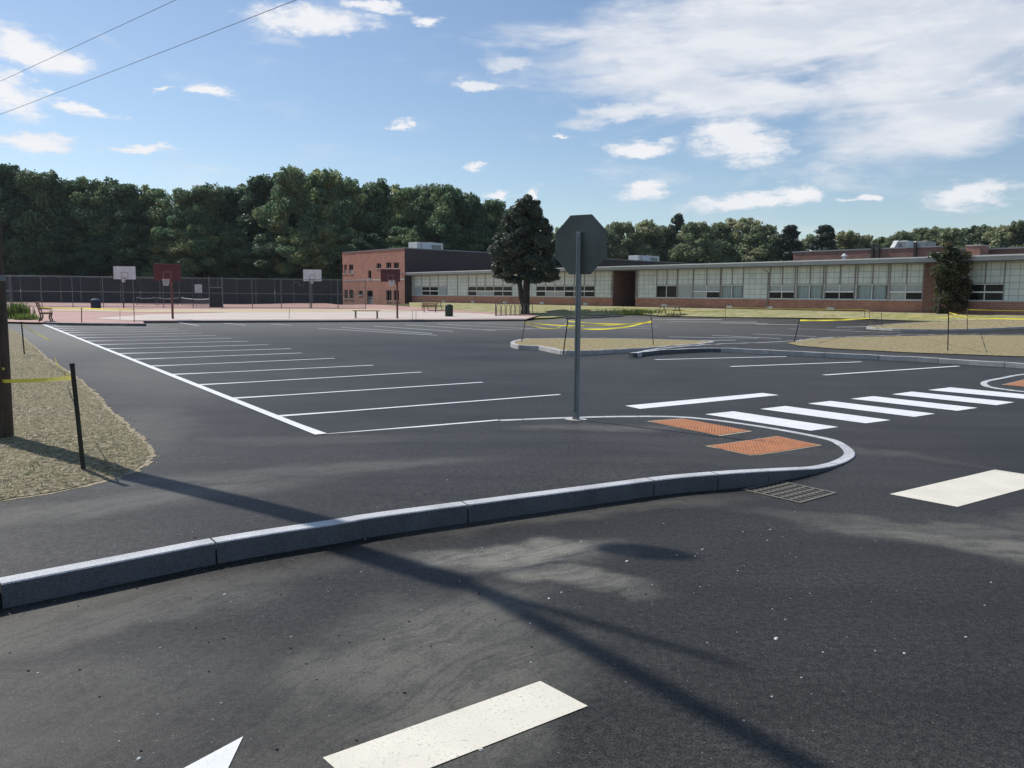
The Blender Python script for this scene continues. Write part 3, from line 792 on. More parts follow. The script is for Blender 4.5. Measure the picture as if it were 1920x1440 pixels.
# upright mullions standing proud of the panels
mull = {}
for a, b in spans:
    for x, y in cut_span(a, b):
        n_ = max(1, round((y - x) / 2.45))
        for i in range(n_ + 1): mull[round(x + (y - x) * i / n_, 2)] = zs
for k_, a, b, n_ in gs:
    for i in range(1, n_): mull[round(a + (b - a) * i / n_, 2)] = ww1 + .03
for q, z0_ in sorted(mull.items()): MB().box((q - .035, -.03, z0_), (q + .035, .018, zp)).build('mullion', 'mullion', wing)
def window(parent, a, b, z0, z1, style, n, y=.03, frame='window_frame'):
    w = MB(); fr = .05
    w.box((a, y - .04, z0), (b, y + .05, z0 + fr)).box((a, y - .04, z1 - fr), (b, y + .05, z1))
    xs_ = [a + (b - a) * i / n for i in range(n + 1)]
    for q in xs_: w.box((q - fr / 2, y - .045, z0 + fr), (q + fr / 2, y + .05, z1 - fr))
    zm = (z0 + z1) / 2
    if style.startswith('awn') or style.startswith('mix'):
        for i, (p, q) in enumerate(zip(xs_[:-1], xs_[1:])):
            if style == 'mix' and i in (0, n - 1): continue
            w.box((p + fr / 2, y - .06, zm - .04), (q - fr / 2, y + .05, zm + .07))
    wo = w.build('window', frame, parent)
    r = random.Random(int(a * 10))
    for i, (p, q) in enumerate(zip(xs_[:-1], xs_[1:])):
        if style in ('curtain',):
            c = MB(); k = 12
            vs = []
            for j in range(k + 1):
                xx = p + .05 + (q - p - .1) * j / k * (.88 if i % 2 else .94); yy = y + .13 + .03 * math.sin(j * 2.4)
                vs += [(xx, yy, z0 + .05), (xx, yy, z1 - .05)]
            c.add(vs, [(2*j, 2*j+2, 2*j+3, 2*j+1) for j in range(k)]).build('curtain', 'curtain', wo)
            MB().box((p, y + .2, z0), (q, y + .24, z1)).build('pane', 'dark_glass', wo)
        elif style == 'board':
            MB().box((p, y + .02, z0), (q, y + .06, z1)).build('pane', 'blind', wo)
        elif style in ('awn', 'awn_half'):
            MB().box((p, y + .03, zm), (q, y + .07, z1)).build('blind', 'blind', wo)
            mm = 'blind' if (style == 'awn' and i % 2 == 0) else 'dark_glass'
            MB().box((p, y + .03, z0), (q, y + .07, zm)).build('pane', mm, wo)
        elif style == 'awn_dark':
            MB().box((p, y + .03, zm), (q, y + .07, z1)).build('blind', 'blind', wo)
            MB().box((p, y + .03, z0), (q, y + .07, zm)).build('pane', 'dark_glass', wo)
        elif style == 'mix' and i in (0, n - 1):
            MB().box((p, y + .03, z0), (q, y + .07, z1)).build('pane', 'curtain', wo)
        elif style == 'mix2' and i in (1, 2):
            MB().box((p, y + .03, z0), (q, y + .07, zm)).build('blind', 'blind', wo)
            MB().box((p, y + .03, zm), (q, y + .07, z1)).build('pane', 'dark_glass', wo)
        else:
            MB().box((p, y + .03, z0), (q, y + .07, z1)).build('pane', 'dark_glass', wo)
    return wo
for k_, a, b, n_ in gs: window(wing, a, b, zs, ww1, k_, n_)
# recessed entrance
MB().box((rs0 - .5, 4.2, zb), (rs1 + .5, 4.4, zp)).build('recess_wall', 'shaded_wall', wing)  # back of the recess, its shade put into the wall colour
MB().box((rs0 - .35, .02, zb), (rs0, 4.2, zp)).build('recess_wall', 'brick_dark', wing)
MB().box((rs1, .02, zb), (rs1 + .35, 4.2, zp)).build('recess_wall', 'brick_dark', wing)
dr = MB().box((rs0 + .9, 4.10, zb + .9), (rs0 + 2.8, 4.18, BZ + 2.3)).build('door', 'dark_door', wing)
MB().box((rs0 + 1.8, 4.04, BZ + .95), (rs0 + 1.88, 4.095, BZ + 1.25)).build('handle', 'grey_metal', dr)
MB().box((rs0, -2.0, zb), (rs1, 4.1, BZ + .02)).build('entrance_step', 'sill_stone', wing)
# roof, fascia in two steps, soffit
OV = .95
MB().box((S0 - .1, -OV + .02, BZ + 3.78), (S1, 17, BZ + 3.86)).build('soffit', 'soffit', wing)
MB().box((S0 - .3, -OV - .06, BZ + 3.84), (S1, -OV + .1, BZ + 4.12)).build('fascia', 'fascia_metal', wing)
MB().box((S0 - .3, -OV - .14, BZ + 4.12), (S1, -OV + .12, BZ + 4.22)).build('gutter', 'white_metal', wing)
MB().add([(S0 - .3, -OV + .1, BZ + 4.16), (S1, -OV + .1, BZ + 4.16), (S1, 9, BZ + 4.55), (S0 - .3, 9, BZ + 4.55), (S0 - .3, 17.2, BZ + 4.2), (S1, 17.2, BZ + 4.2),
          (S0 - .3, -OV + .1, BZ + 3.87), (S1, -OV + .1, BZ + 3.87), (S1, 17.2, BZ + 3.87), (S0 - .3, 17.2, BZ + 3.87)],
         [(0,1,2,3), (3,2,5,4), (0,3,4,9,6), (1,7,8,5,2), (4,5,8,9), (6,9,8,7), (0,6,7,1)]).build('roof', 'roof_membrane', wing)
MB().box((S0, 16.5, zb), (S1, 16.9, BZ + 3.78)).build('rear_wall', 'brick_dark', wing)
MB().box((S0, .36, zb), (S0 + .2, 16.4, BZ + 3.78)).build('end_wall', 'brick_dark', wing)
# wall vents on the base, downpipe
for x in (832, 887, 947, 1017, 1099, 1247, 1370, 1445, 1560):
    q = wing_px(x)[0]; MB().box((q - .32, -.09, BZ + .12), (q + .32, -.003, BZ + .36)).build('wall_vent', 'white_metal', wing)
for x in (1441,):
    q = wing_px(x)[0]; MB().tube([(q, -.9, BZ + 3.82), (q, -.85, BZ + 3.55), (q, -.1, BZ + 3.3), (q, -.1, BZ + .1)], .05, 8).build('downpipe', 'mullion', wing)

# raised brick blocks and equipment on and behind the roof
def roof_block(name, label, x0, x1, ytop, off, zlow, matn, cat='building', depth=8., cap=True):
    a, _ = wing_px(x0, off, ytop); b, zt_ = wing_px(x1, off, ytop)
    o = wing_frame(name, label, cat, a, off)
    L = b - a
    _, zt1 = wing_px((x0 + x1) / 2, off, ytop)
    MB().box((0, 0, zlow), (L, depth, zt1)).build('wall', matn, o)
    if cap: MB().box((-.1, -.08, zt1), (L + .1, depth + .1, zt1 + .12)).build('coping', 'grey_metal', o)
    return o, L, zt1
bl, L, zt1 = roof_block('brick_hall', 'low reddish brick hall showing above the classroom roof at the right', 1488, 1757, 468.5, 17.5, 0, 'brick_dark', 'building', 22)
for xx in (.58, .62, .86): MB().box((L * xx, -.25, zt1 - 1.0), (L * xx + .25, -.02, zt1 + .5)).build('roof_pipe', 'dark_door', bl)
bl2, L2, zt2 = roof_block('brick_hall', 'dark brick hall behind the classroom roof at the far right edge', 1838, 2100, 464, 17.5, 0, 'brick_dark', 'building', 22)
ch, L3, z3 = roof_block('brick_chimney', 'short square red brick chimney block beside the vine at the right end of the roof', 1812, 1838, 461, 15., BZ + 4.1, 'brick_red', 'chimney', 2., False)
MB().box((-.06, -.06, z3), (L3 + .06, 2.06, z3 + .1)).build('cap', 'sill_stone', ch)
def hvac(label, x0, x1, y0, y1, off, style=0, base=None):
    a, z0_ = wing_px(x0, off, y1); b, z1_ = wing_px(x1, off, y0)
    _, z0_ = wing_px((x0 + x1) / 2, off, y1); _, z1_ = wing_px((x0 + x1) / 2, off, y0)
    if base is not None: z0_ = base
    o = wing_frame('rooftop_unit', label, 'rooftop unit', a, off, z0_); L = b - a; H = z1_ - z0_
    MB().box((0, 0, 0), (L, 2.2, H * .92)).build('cabinet', 'grey_metal' if style else 'white_metal', o, bevel=.03)
    MB().add([(L*.12, -.9, H*.2), (L*.42, -.9, H*.2), (L*.42, -.02, H*.2), (L*.12, -.02, H*.2), (L*.12, -.02, H*.95), (L*.42, -.02, H*.95)],
             [(0,1,2,3), (0,4,5,1), (0,3,4), (1,5,2), (3,2,5,4)]).build('intake_hood', 'white_metal', o)
    MB().box((L * .5, -.02, H * .15), (L * .95, -.004, H * .8)).build('grille', 'grey_metal', o)
    MB().tube([(L * .7, 1.1, H * .92), (L * .7, 1.1, H)], L * .12, 12).build('fan_cowl', 'grey_metal', o)
    return o
hvac('large white rooftop unit with a slanted hood above the brick hall', 1673, 1700, 450, 464, 22, base=zt1 + .14)
hvac('grey louvred rooftop unit beside the larger white one on the brick hall', 1703, 1738, 451, 464, 24, 1, base=zt1 + .14)
hvac('flat white rooftop unit low on the classroom roof left of the vine', 1743, 1770, 472, 479, 6, base=BZ + 4.38)
v_ = wing_frame('roof_vent', 'small white mushroom vent on the classroom roof before the brick hall', 'roof vent', wing_px(1580, 7)[0], 7, BZ + 4.42)
MB().tube([(0, 0, 0), (0, 0, .45)], .14, 10).build('stack', 'white_metal', v_)
MB().tube([(0, 0, .45), (0, 0, .52), (0, 0, .72)], [.26, .28, .08], 12).build('cowl', 'white_metal', v_)

# ------------------------------------------------------------------ two-storey brick building at the left end
BC = Vector((-15.45, 115.0))
bk = thing('brick_school_building', 'two-storey red brick school building with paired windows behind the basketball court', 'building', (BC.x, BC.y, 0), RZ)
BH = 8.5; LF = 18.3; LD = 80.
def face_px(px, py):   # onto the front (lit) face
    d = px_dir(px, py); a = BC; det = U.x * -d.y + U.y * d.x
    s_ = (-a.x * -d.y + a.y * -d.x) / det
    tt = (a + U * s_).dot(Vector((d.x, d.y))) / Vector((d.x, d.y)).length_squared
    return s_, CAM_H + d.z * tt
wins = []
for (x0, x1, y0, y1, st_) in ((642,650,496,513,2),(654,662,496,513,2),(690,696,507,522,0),(706,714.5,493.5,503.5,1),(724,733.5,492,503,1),(738,748,492,503,1),
                         (644,652,543,560,1),(654.5,662.5,543,560,1),(672,680,545,553,0),(724,734,544,564,1),(738,748,544,564,1)):
    a, zz1 = face_px(x0, y0); b, _ = face_px(x1, y0); _, zz0 = face_px((x0 + x1) / 2, y1); _, zz1 = face_px((x0 + x1) / 2, y0)
    wins.append((a, b, zz0, zz1, st_))
da, dz1 = face_px(688, 545); db, dz0 = face_px(699, 571)
openings = [(a, b, z0_, z1_) for a, b, z0_, z1_, _ in wins] + [(da, db, -.2, dz1)]
# front wall as a true wall with holes: grid of blocks that skips the openings
xsg = sorted(set([-LF, 0.] + [o_[0] for o_ in openings] + [o_[1] for o_ in openings])); zsg = sorted(set([-.5, BH] + [o_[2] for o_ in openings] + [o_[3] for o_ in openings]))
mb = MB()
for i in range(len(xsg) - 1):
    for j in range(len(zsg) - 1):
        cxm = (xsg[i] + xsg[i+1]) / 2; czm = (zsg[j] + zsg[j+1]) / 2
        hole = any(o_[0] < cxm < o_[1] and o_[2] < czm < o_[3] for o_ in openings)
        x0, x1, z0_, z1_ = xsg[i], xsg[i+1], zsg[j], zsg[j+1]
        if not hole:
            mb.add([(x0, 0, z0_), (x1, 0, z0_), (x1, 0, z1_), (x0, 0, z1_)], [(0, 1, 2, 3)])
for x0, x1, z0_, z1_ in openings:
    mb.add([(x0,0,z0_),(x1,0,z0_),(x1,0,z1_),(x0,0,z1_),(x0,.25,z0_),(x1,.25,z0_),(x1,.25,z1_),(x0,.25,z1_)], [(0,1,5,4),(1,2,6,5),(2,3,7,6),(3,0,4,7)])
mb.build('wall', 'brick_red', bk)
MB().box((-.3, .004, -.5), (0, LD, BH)).build('side_wall', 'shaded_wall', bk)  # brick side turned from the sun, shade put into its colour
MB().box((-LF, .004, -.5), (-LF + .3, LD, BH)).build('side_wall', 'brick_red', bk)
MB().box((-LF + .31, LD - .3, -.5), (-.31, LD, BH)).build('rear_wall', 'brick_dark', bk)
MB().box((-LF + .31, .02, BH - .45), (-.31, LD - .31, BH - .3)).build('roof', 'roof_membrane', bk)
mb = MB().box((-LF - .06, -.08, BH), (.06, .35, BH + .13)).box((-.34, .35, BH), (.06, LD, BH + .13)).box((-LF - .06, .35, BH), (-LF + .34, LD, BH + .13))
mb.build('coping', 'grey_metal', bk)
MB().box((-LF - .01, -.02, 4.05), (.01, -.003, 4.25)).build('string_course', 'sill_stone', bk)
for a, b, z0_, z1_, st_ in wins:
    fr = MB(); y = .14
    fr.box((a, y, z0_), (a + .06, y + .06, z1_)).box((b - .06, y, z0_), (b, y + .06, z1_)).box((a + .06, y, z0_), (b - .06, y + .06, z0_ + .06)).box((a + .06, y, z1_ - .06), (b - .06, y + .06, z1_))
    if st_: fr.box(((a + b) / 2 - .03, y, z0_ + .06), ((a + b) / 2 + .03, y + .06, z1_ - .06))
    w = fr.build('window', 'mullion', bk)
    MB().box((a + .02, y + .064, z0_ + .02), (b - .02, y + .09, z1_ - .02)).build('pane', 'dark_glass', w)
    if st_ == 2: MB().box((a + .07, y + .03, z0_ + .07), (b - .07, y + .062, z0_ + (z1_ - z0_) * .4)).build('blind', 'blind', w)
    MB().box((a - .05, -.08, z0_ - .09), (b + .05, .12, z0_ - .003)).build('sill', 'sill_stone', w)
dd = MB().box((da + .02, .18, .2), (db - .02, .24, dz1 - .9)).build('door', 'grey_metal', bk)
for q in (.27, .73):
    xx = da + (db - da) * q; MB().box((xx - .3, .165, 1.3), (xx + .3, .178, dz1 - 1.1)).build('pane', 'dark_glass', dd)
MB().box((da + .02, .18, dz1 - .85), (db - .02, .24, dz1)).build('transom_window', 'dark_glass', bk)
MB().box((-.9, -.3, 5.0), (-.7, -.002, 5.2)).build('wall_lamp', 'white_metal', bk)
def hv2(label, s_, off, L, H, style):
    p = BC + U * s_ + Nn * off
    o = thing('rooftop_unit', label, 'rooftop unit', (p.x, p.y, BH - .3), RZ + math.pi / 2 - math.pi / 2)
    MB().box((0, 0, 0), (2.4, L, H)).build('cabinet', 'white_metal' if style else 'grey_metal', o, bevel=.03)
    MB().add([(2.42, L*.15, H*.3), (3.3, L*.15, H*.3), (2.42, L*.15, H*.97), (2.42, L*.45, H*.3), (3.3, L*.45, H*.3), (2.42, L*.45, H*.97)],
             [(0,1,2), (3,5,4), (0,3,4,1), (1,4,5,2), (0,2,5,3)]).build('intake_hood', 'white_metal', o)
    MB().box((2.404, L * .55, H * .2), (2.42, L * .92, H * .8)).build('grille', 'grey_metal', o)
    MB().tube([(1.2, L * .7, H), (1.2, L * .7, H + .15)], .5, 14).build('fan_cowl', 'grey_metal', o)
hv2('white and grey rooftop unit on the two-storey brick building', -4.5, 3.5, 4.6, 1.5, 1)
hv2('long pale rooftop unit far back on the brick building, seen right of the sign', -4.5, 52, 6, 1.5, 1)

# ------------------------------------------------------------------ stop sign
sb = G(1080, 787)
stop = thing('stop_sign', 'octagonal road sign seen from its grey back on a steel post by the pavement kerb', 'road sign', (sb.x, sb.y, sb.z - .02), 0)
yaw = R(-34)
Ms = Matrix.Rotation(yaw, 4, 'Z')
SH = 3.14; SR = .445 / math.cos(R(22.5))
octo = [(SR * math.cos(R(22.5 + 45 * k)), SR * math.sin(R(22.5 + 45 * k))) for k in range(8)]
cz = SH - .445
Mo = Matrix.Translation((0.0, 0.0, cz)) @ Ms @ Matrix.Translation((0, .04, 0)) @ Matrix.Rotation(R(90), 4, 'X')
MB().prism(octo, -.003, .003, M=Mo).build('panel', 'sign_back', stop)
# the far side: red face, white border and lettering
MB().prism([(x * .985, y * .985) for x, y in octo], -.005, -.0035, M=Mo).build('border', 'sign_white', stop)
MB().prism([(x * .94, y * .94) for x, y in octo], -.007, -.0055, M=Mo).build('face', 'sign_face', stop)
cu = bpy.data.curves.new('lettering', 'FONT'); cu.body = 'STOP'; cu.size = .36; cu.align_x = 'CENTER'; cu.align_y = 'CENTER'; cu.extrude = .001
tmp = bpy.data.objects.new('lettering', cu); C.objects.link(tmp); bpy.context.view_layer.update()
lm = bpy.data.meshes.new_from_object(tmp.evaluated_get(bpy.context.evaluated_depsgraph_get())); bpy.data.objects.remove(tmp)
lm.materials.clear(); lm.materials.append(MATS['sign_white'])
to = bpy.data.objects.new('lettering', lm); C.objects.link(to); to.parent = stop
to.matrix_local = Matrix.Translation((0, 0, cz)) @ Ms @ Matrix.Translation((0, .049, 0)) @ Matrix.Rotation(R(180), 4, 'Z') @ Matrix.Rotation(R(90), 4, 'X')
post = MB(); hw = .034
# perforated square steel post inside a stub
post.box((-hw, -hw, 0), (hw, hw, SH - .26), M=Ms)
po = post.build('post', 'galvanised', stop, bevel=.006)
mbh = MB()
for i in range(88):
    zz = .16 + i * .032
    if zz < SH - .3: mbh.prism([(.009 * math.cos(k), .009 * math.sin(k)) for k in (0, .785, 1.57, 2.356, 3.14, 3.93, 4.71, 5.5)], 0, .0008, M=Ms @ Matrix.Translation((0, -hw - .0002, zz)) @ Matrix.Rotation(R(90), 4, 'X'))
mbh.build('hole_shade', 'drain_dark', po)  # flat black discs; the dark of the holes is painted on
MB().box((-.042, -.042, 0), (.042, .042, .11), M=Ms).build('anchor_sleeve', 'galvanised', stop, bevel=.004)
bt = MB()
for zz in (cz - .28, cz + .12): bt.tube([Ms @ Vector((0, -hw - .012, zz)), Ms @ Vector((0, .03, zz))], .011, 8)
bt.build('bolts', 'galvanised', stop)
MB().prism([(.17 * math.cos(a) * (1 + .1 * math.sin(3 * a)), .11 * math.sin(a)) for a in [k * .45 for k in range(14)]], 0, .028).build('concrete_footing', 'sill_stone', stop)

# ------------------------------------------------------------------ utility pole, street-lamp arm and wires
pb = G(-6, 826)
pole = thing('utility_pole', 'dark weathered wooden utility pole at the left edge of the dry verge', 'utility pole', (pb.x, pb.y, pb.z - .05))
PH = 10.3; lean = Vector((.004, .012))
def pp(z): return Vector((lean.x * z, lean.y * z, z))
MB().tube([pp(z) for z in (0, 2.05)], [.185, .172], 20).build('lower_guard', 'pole_guard', pole, smooth=True)
MB().tube([pp(z) for z in (2.051, 4, 6, 8.2, 8.3, PH)], [.158, .15, .142, .133, .05, .035], 18).build('shaft', 'pole_wood', pole, smooth=True)
MB().tube([pp(2.02), pp(2.09)], [.178, .178], 20).build('metal_band', 'galvanised', pole, smooth=True)
top = pp(8.1)
lampd = Vector((.62, .78, 0)).normalized()
am = MB().tube([top, top + lampd * .6 + Vector((0, 0, .35)), top + lampd * 1.3 + Vector((0, 0, .45))], .018, 8).build('lamp_arm', 'lamp_grey', pole)
lh = top + lampd * 1.25 + Vector((0, 0, .45))
hm = Matrix.Translation(lh) @ Matrix.Rotation(math.atan2(-.30, 1), 4, 'Z')
MB().tube([hm @ Vector(p) for p in ((-.02, 0, 0), (.06, 0, 0), (.3, 0, -.02), (.58, 0, -.03), (.72, 0, -.02))], [.04, .11, .17, .13, .04], 12).build('lamp_head', 'lamp_grey', am, smooth=True)
def wire(name, label, a, b, sag, r, n=28, cat='wire', group=None):
    a = Vector(a); b = Vector(b)
    pts = [a.lerp(b, i / n) - Vector((0, 0, sag * 4 * (i / n) * (1 - i / n))) for i in range(n + 1)]
    o = MB().tube(pts, r, 6).build(name, 'cable_black', smooth=True); prop(o, label, cat, group); return o
pw = pole.location
dirb = Vector((.60, -.80, 0))
a_ = pw + pp(8.4)
wire('cable_bundle', 'thick black cable bundle running from the wooden pole over the road, seen as its shadow', a_, a_ + dirb * 34 + Vector((0, 0, -.4)), .5, .085, cat='cable')
wd = Vector((-.775, .632, 0))
for (x, y, z_, lab) in ((-16.5, 25.6, 8.0, 'lower of the two thin overhead wires crossing the top left of the sky'), (None, None, 9.2, 'upper of the two thin overhead wires crossing the top left of the sky')):
    px_, py_ = (0, 200) if x is not None else (0, 138)
    d = px_dir(px_, py_); tt = (z_ - CAM_H) / d.z; p = Vector((d.x * tt, d.y * tt, z_))
    d2 = px_dir(*( (500, 0) if x is not None else (290, 0))); t2 = (z_ - CAM_H) / d2.z; q = Vector((d2.x * t2, d2.y * t2, z_))
    dd_ = (q - p).normalized()
    wire('overhead_wire', lab, p - dd_ * 60, q + dd_ * 40, .25, .0065, group=None)

# ------------------------------------------------------------------ tactile pads and the drain
def pad(label, px, z=None):
    P4 = [G(x, y) for x, y in px]
    a, b, c, d = P4
    o = thing('tactile_pad', label, 'tactile paving', ((a.x + c.x) / 2, (a.y + c.y) / 2, 0))
    ctr = Vector(((a.x + c.x) / 2, (a.y + c.y) / 2, 0))
    def at(u, v, h):
        p = a.lerp(b, u).lerp(d.lerp(c, u), v); return Vector((p.x - ctr.x, p.y - ctr.y, Z(p.x, p.y) + .006 + h))
    n = 8
    def patch(u0, u1, v0, v1, h):
        mb = MB(); vs = [at(u0 + (u1-u0)*i/n, v0 + (v1-v0)*j/n, h) for i in range(n + 1) for j in range(n + 1)]
        mb.add(vs, [(i*(n+1)+j, (i+1)*(n+1)+j, (i+1)*(n+1)+j+1, i*(n+1)+j+1) for i in range(n) for j in range(n)]); return mb
    patch(0, 1, 0, 1, .002).build('border', 'pad_border', o)
    plate = patch(.02, .98, .035, .965, .006)
    LU = (b - a).length; LV = (d - a).length; nu = int(LU / .062); nv = int(LV / .062)
    mb = plate; r0, r1 = .0135, .008
    for i in range(nu):
        for j in range(nv):
            c_ = at(.035 + .93 * (i + .5) / nu, .05 + .9 * (j + .5) / nv, .006)
            vs = [c_ + Vector((r * math.cos(k * math.pi / 3), r * math.sin(k * math.pi / 3), h)) for r, h in ((r0, 0), (r1, .006)) for k in range(6)]
            mb.add(vs, [(k, (k+1) % 6, 6 + (k+1) % 6, 6 + k) for k in range(6)] + [tuple(range(6, 12))], 1)
    mb.build('plate', ['tactile_orange', 'dome_worn'], o)
    return o
pad('orange studded tactile pad nearest the crosswalk bars, with the pavement kerb behind it', [(1212,790.5),(1280,785.5),(1411,809.5),(1350,818.5)])
pad('orange studded tactile pad nearest the kerb nose, half crossed by the sign shadow', [(1322,837),(1457,818.5),(1541,836),(1407,855)])
# crossing landing at the right edge with its own pad
nose = [G(x, y, .02) for x, y in ((2300,688),(2050,690),(1920,701),(1872,709),(1846,714),(1838,719),(1850,725.5),(1885,731),(1920,735),(2050,745),(2300,760))]
npth = smooth_path(nose, .2)
raise_poly([(p.x, p.y) for p in npth], lambda x, y: .02)
sheet('pavement', [(p.x, p.y) for p in npth], 'walk_asphalt', .0, .8, lambda x, y: .02)
kerb_run('kerb', [p + Vector((0, 0, .006)) for p in npth], .13, 'granite', list(range(8, len(npth) - 2, 8)))
pad('orange studded tactile pad at the right edge of the photo, across the crosswalk', [(1878,722),(1925,711),(2010,717),(1960,729)])

gp = [G(x, y, .004) for x, y in ((1393,917.5),(1470,904.5),(1563,923),(1492,940))]
ga = gp[0]; gu = (gp[3] - gp[0]); gv = (gp[1] - gp[0]); gc = (gp[0] + gp[1] + gp[2] + gp[3]) / 4
yaw_g = math.atan2(gu.y, gu.x)
drain = thing('drain_grate', 'rusty cast iron drain grate set in the asphalt below the kerb', 'drain', (gc.x, gc.y, 0), yaw_g)
hs = .33
MB().box((-hs, -hs, -.004), (hs, hs, .002)).build('pit_shade', 'drain_dark', drain)  # flat black plate; the darkness below the grate is only its colour
fr = MB()
for a, b in (((-hs, -hs), (hs, -hs + .035)), ((-hs, hs - .035), (hs, hs)), ((-hs, -hs + .035), (-hs + .035, hs - .035)), ((hs - .035, -hs + .035), (hs, hs - .035))):
    fr.box((a[0], a[1], .003), (b[0], b[1], .007))
fr.build('frame', 'iron_grate', drain)
br = MB()
for i in range(1, 6): q = -hs + .035 + (2*hs - .07) * i / 6; br.box((q - .014, -hs + .035, .003), (q + .014, hs - .035, .0065))
br2 = MB()
for i in range(1, 8): q = -hs + .035 + (2*hs - .07) * i / 8; br2.box((-hs + .035, q - .009, .003), (hs - .035, q + .009, .0058))
br.build('long_bars', 'iron_grate', drain); br2.build('cross_bars', 'iron_grate', drain)

# ------------------------------------------------------------------ stakes and caution tape
def stake(px, py, tx, ty, label, w=.04, mat='stake_wood'):
    b = G(px, py); d = px_dir(tx, ty)
    tt = Vector((b.x, b.y)).length / Vector((d.x, d.y)).length
    tp = Vector((d.x * tt, d.y * tt, CAM_H + d.z * tt))
    h = tp - b
    o = thing('stake', label, 'stake', (b.x, b.y, b.z))
    zax = h.normalized(); q = zax.to_track_quat('Z', 'Y').to_matrix().to_4x4()
    L = h.length; w *= .85 if b.y < 12 else .6
    MB().prism([(-w/2, -w/2), (w/2, -w/2), (w/2, w/2), (-w/2, w/2)], -.12, L - .03, M=q).build('shaft', mat, o)
    MB().prism([(-w*.56, -w*.56), (w*.56, -w*.56), (w*.56, w*.56), (-w*.56, w*.56)], L - .03, L, M=q).build('battered_head', mat, o)
    return b, tp
def tape(label, pts, w=.075, sagn=0., seed=0, group=None, loose=.0):
    w *= .58 if Vector(pts[0]).length < 20 else .36
    pts = [Vector(p) for p in pts]; path = []
    for a, b in zip(pts[:-1], pts[1:]):
        n = max(8, int((b - a).length / .35))
        for i in range(n):
            u = i / n; path.append(a.lerp(b, u) - Vector((0, 0, sagn * 4 * u * (1 - u))))
    path.append(pts[-1]); r = random.Random(seed); ph = r.uniform(0, 6)
    mb = MB(); vs = []; uv = []; dist = 0
    for i, p in enumerate(path):
        if i: dist += (p - path[i-1]).length
        tw = .35 * math.sin(dist * .9 + ph) + .5 * loose * math.sin(dist * 2.3 + ph)
        dd_ = (path[min(i+1, len(path)-1)] - path[max(i-1, 0)]).normalized(); sde = dd_.cross(Vector((0, 0, 1))).normalized(); upv = sde.cross(dd_)
        wv_ = upv * math.cos(tw) + sde * math.sin(tw)
        vs += [p - wv_ * w / 2, p + wv_ * w / 2]; uv += [(dist, 0), (dist, 1)]
    mb.add(vs, [(2*i, 2*i+2, 2*i+3, 2*i+1) for i in range(len(path) - 1)])
    o = mb.build('caution_tape', 'caution_tape'); me = o.data; ul = me.uv_layers.new(name='UVMap')
    for lp in me.loops: ul.data[lp.index].uv = uv[lp.vertex_index]
    prop(o, label, 'caution tape', group); return o
def on(bt, f): return bt[0].lerp(bt[1], f)
s1 = stake(157, 886, 135, 681, 'dark leaning stake at the near corner of the dry verge', .05)
s2 = stake(46, 667, 40, 603, 'thin dark stake on the far part of the dry verge beside the path', .06)
pz = lambda z, off=Vector((0, 0, 0)): pw + pp(z) + off
pr = Vector((.19, -.08, 0))
tape('yellow caution tape from the wooden utility pole to the leaning verge stake', [pz(.80, pr * -3 + Vector((-.6, -.5, .0))), pz(.80, pr), on(s1, .87)], .075, .008, 1)
tape('second strand of yellow tape slanting down round the wooden pole', [pz(1.06, Vector((-.6, -.4, .05))), pz(1.0, Vector((-.19, -.10, 0))), pz(.95, pr)], .05, .0, 2)
m1 = (on(s1, .84) + on(s2, .9)) / 2
tape('slack yellow tape running from the leaning verge stake back to the thin far stake', [on(s1, .84), on(s1, .84).lerp(on(s2, .92), .4) + Vector((.35, -.1, -.35)), on(s1, .84).lerp(on(s2, .92), .7) + Vector((.5, 0, -.2)), on(s2, .92)], .05, .02, 3)
i1 = stake(978, 641, 985, 600, 'left stake on the small kerbed island behind the sign', .05, 'stake_grey')
i2 = stake(1057, 657, 1065, 597, 'middle dark stake on the small island just left of the sign post', .06)
i3 = stake(1225, 646, 1220, 583, 'right stake on the small island with tape tied near its top', .05, 'stake_grey')
tape('crumpled yellow tape between the left and middle stakes of the small island', [on(i1, .86), on(i1, .86).lerp(on(i2, .8), .5) + Vector((.3, .4, -.18)), on(i2, .86)], .10, .05, 4, loose=1)
tape('sagging yellow tape between the middle and right stakes of the small island', [on(i2, .72), on(i3, .70)], .13, .16, 5, loose=1)
tape('upper yellow tape between the middle and right stakes of the small island', [on(i2, .92), on(i3, .66)], .09, .08, 25, loose=1)
tape('yellow tape crossing behind the small island from its left stake to its right stake', [on(i1, .9), on(i1, .7).lerp(on(i3, .7), .5) + Vector((0, 1.2, -.12)), on(i3, .68)], .10, .04, 6, loose=1)
r1 = stake(1489, 642, 1500, 597, 'leftmost stake on the large right-hand island, leaning right', .06)
r2 = stake(1630, 613, 1630, 581, 'pale stake by the far island, with tape from two sides', .07, 'table_wood')
r3 = stake(1777, 658, 1779, 581, 'tall dark stake in the middle of the large right-hand island', .06)
r4 = stake(1814, 620, 1813, 577, 'brown stake behind the large right-hand island near the vine', .08, 'bench_wood')
r5 = stake(1653, 610, 1653, 586, 'short stake just right of the pale stake by the far island', .06, 'stake_grey')
r6 = stake(1622, 600, 1621, 577, 'small stake on the lawn edge before the brick pier', .07, 'stake_grey')
tape('bright yellow tape from the leaning island stake to the pale stake', [on(r1, .92), on(r2, .52)], .17, .05, 7)
tape('yellow tape from the pale stake across to the tall dark stake', [on(r2, .72), on(r3, .82)], .11, .03, 8)
tape('upper yellow tape from the tall dark stake to the brown stake', [on(r3, .94), on(r4, .62)], .10, .02, 9)
e = G(2100, 640); e.z += 1.15
tape('yellow tape from the tall dark stake running off to the right edge', [on(r3, .84), e], .10, .12, 10)
e = G(2080, 618); e.z += 1.1
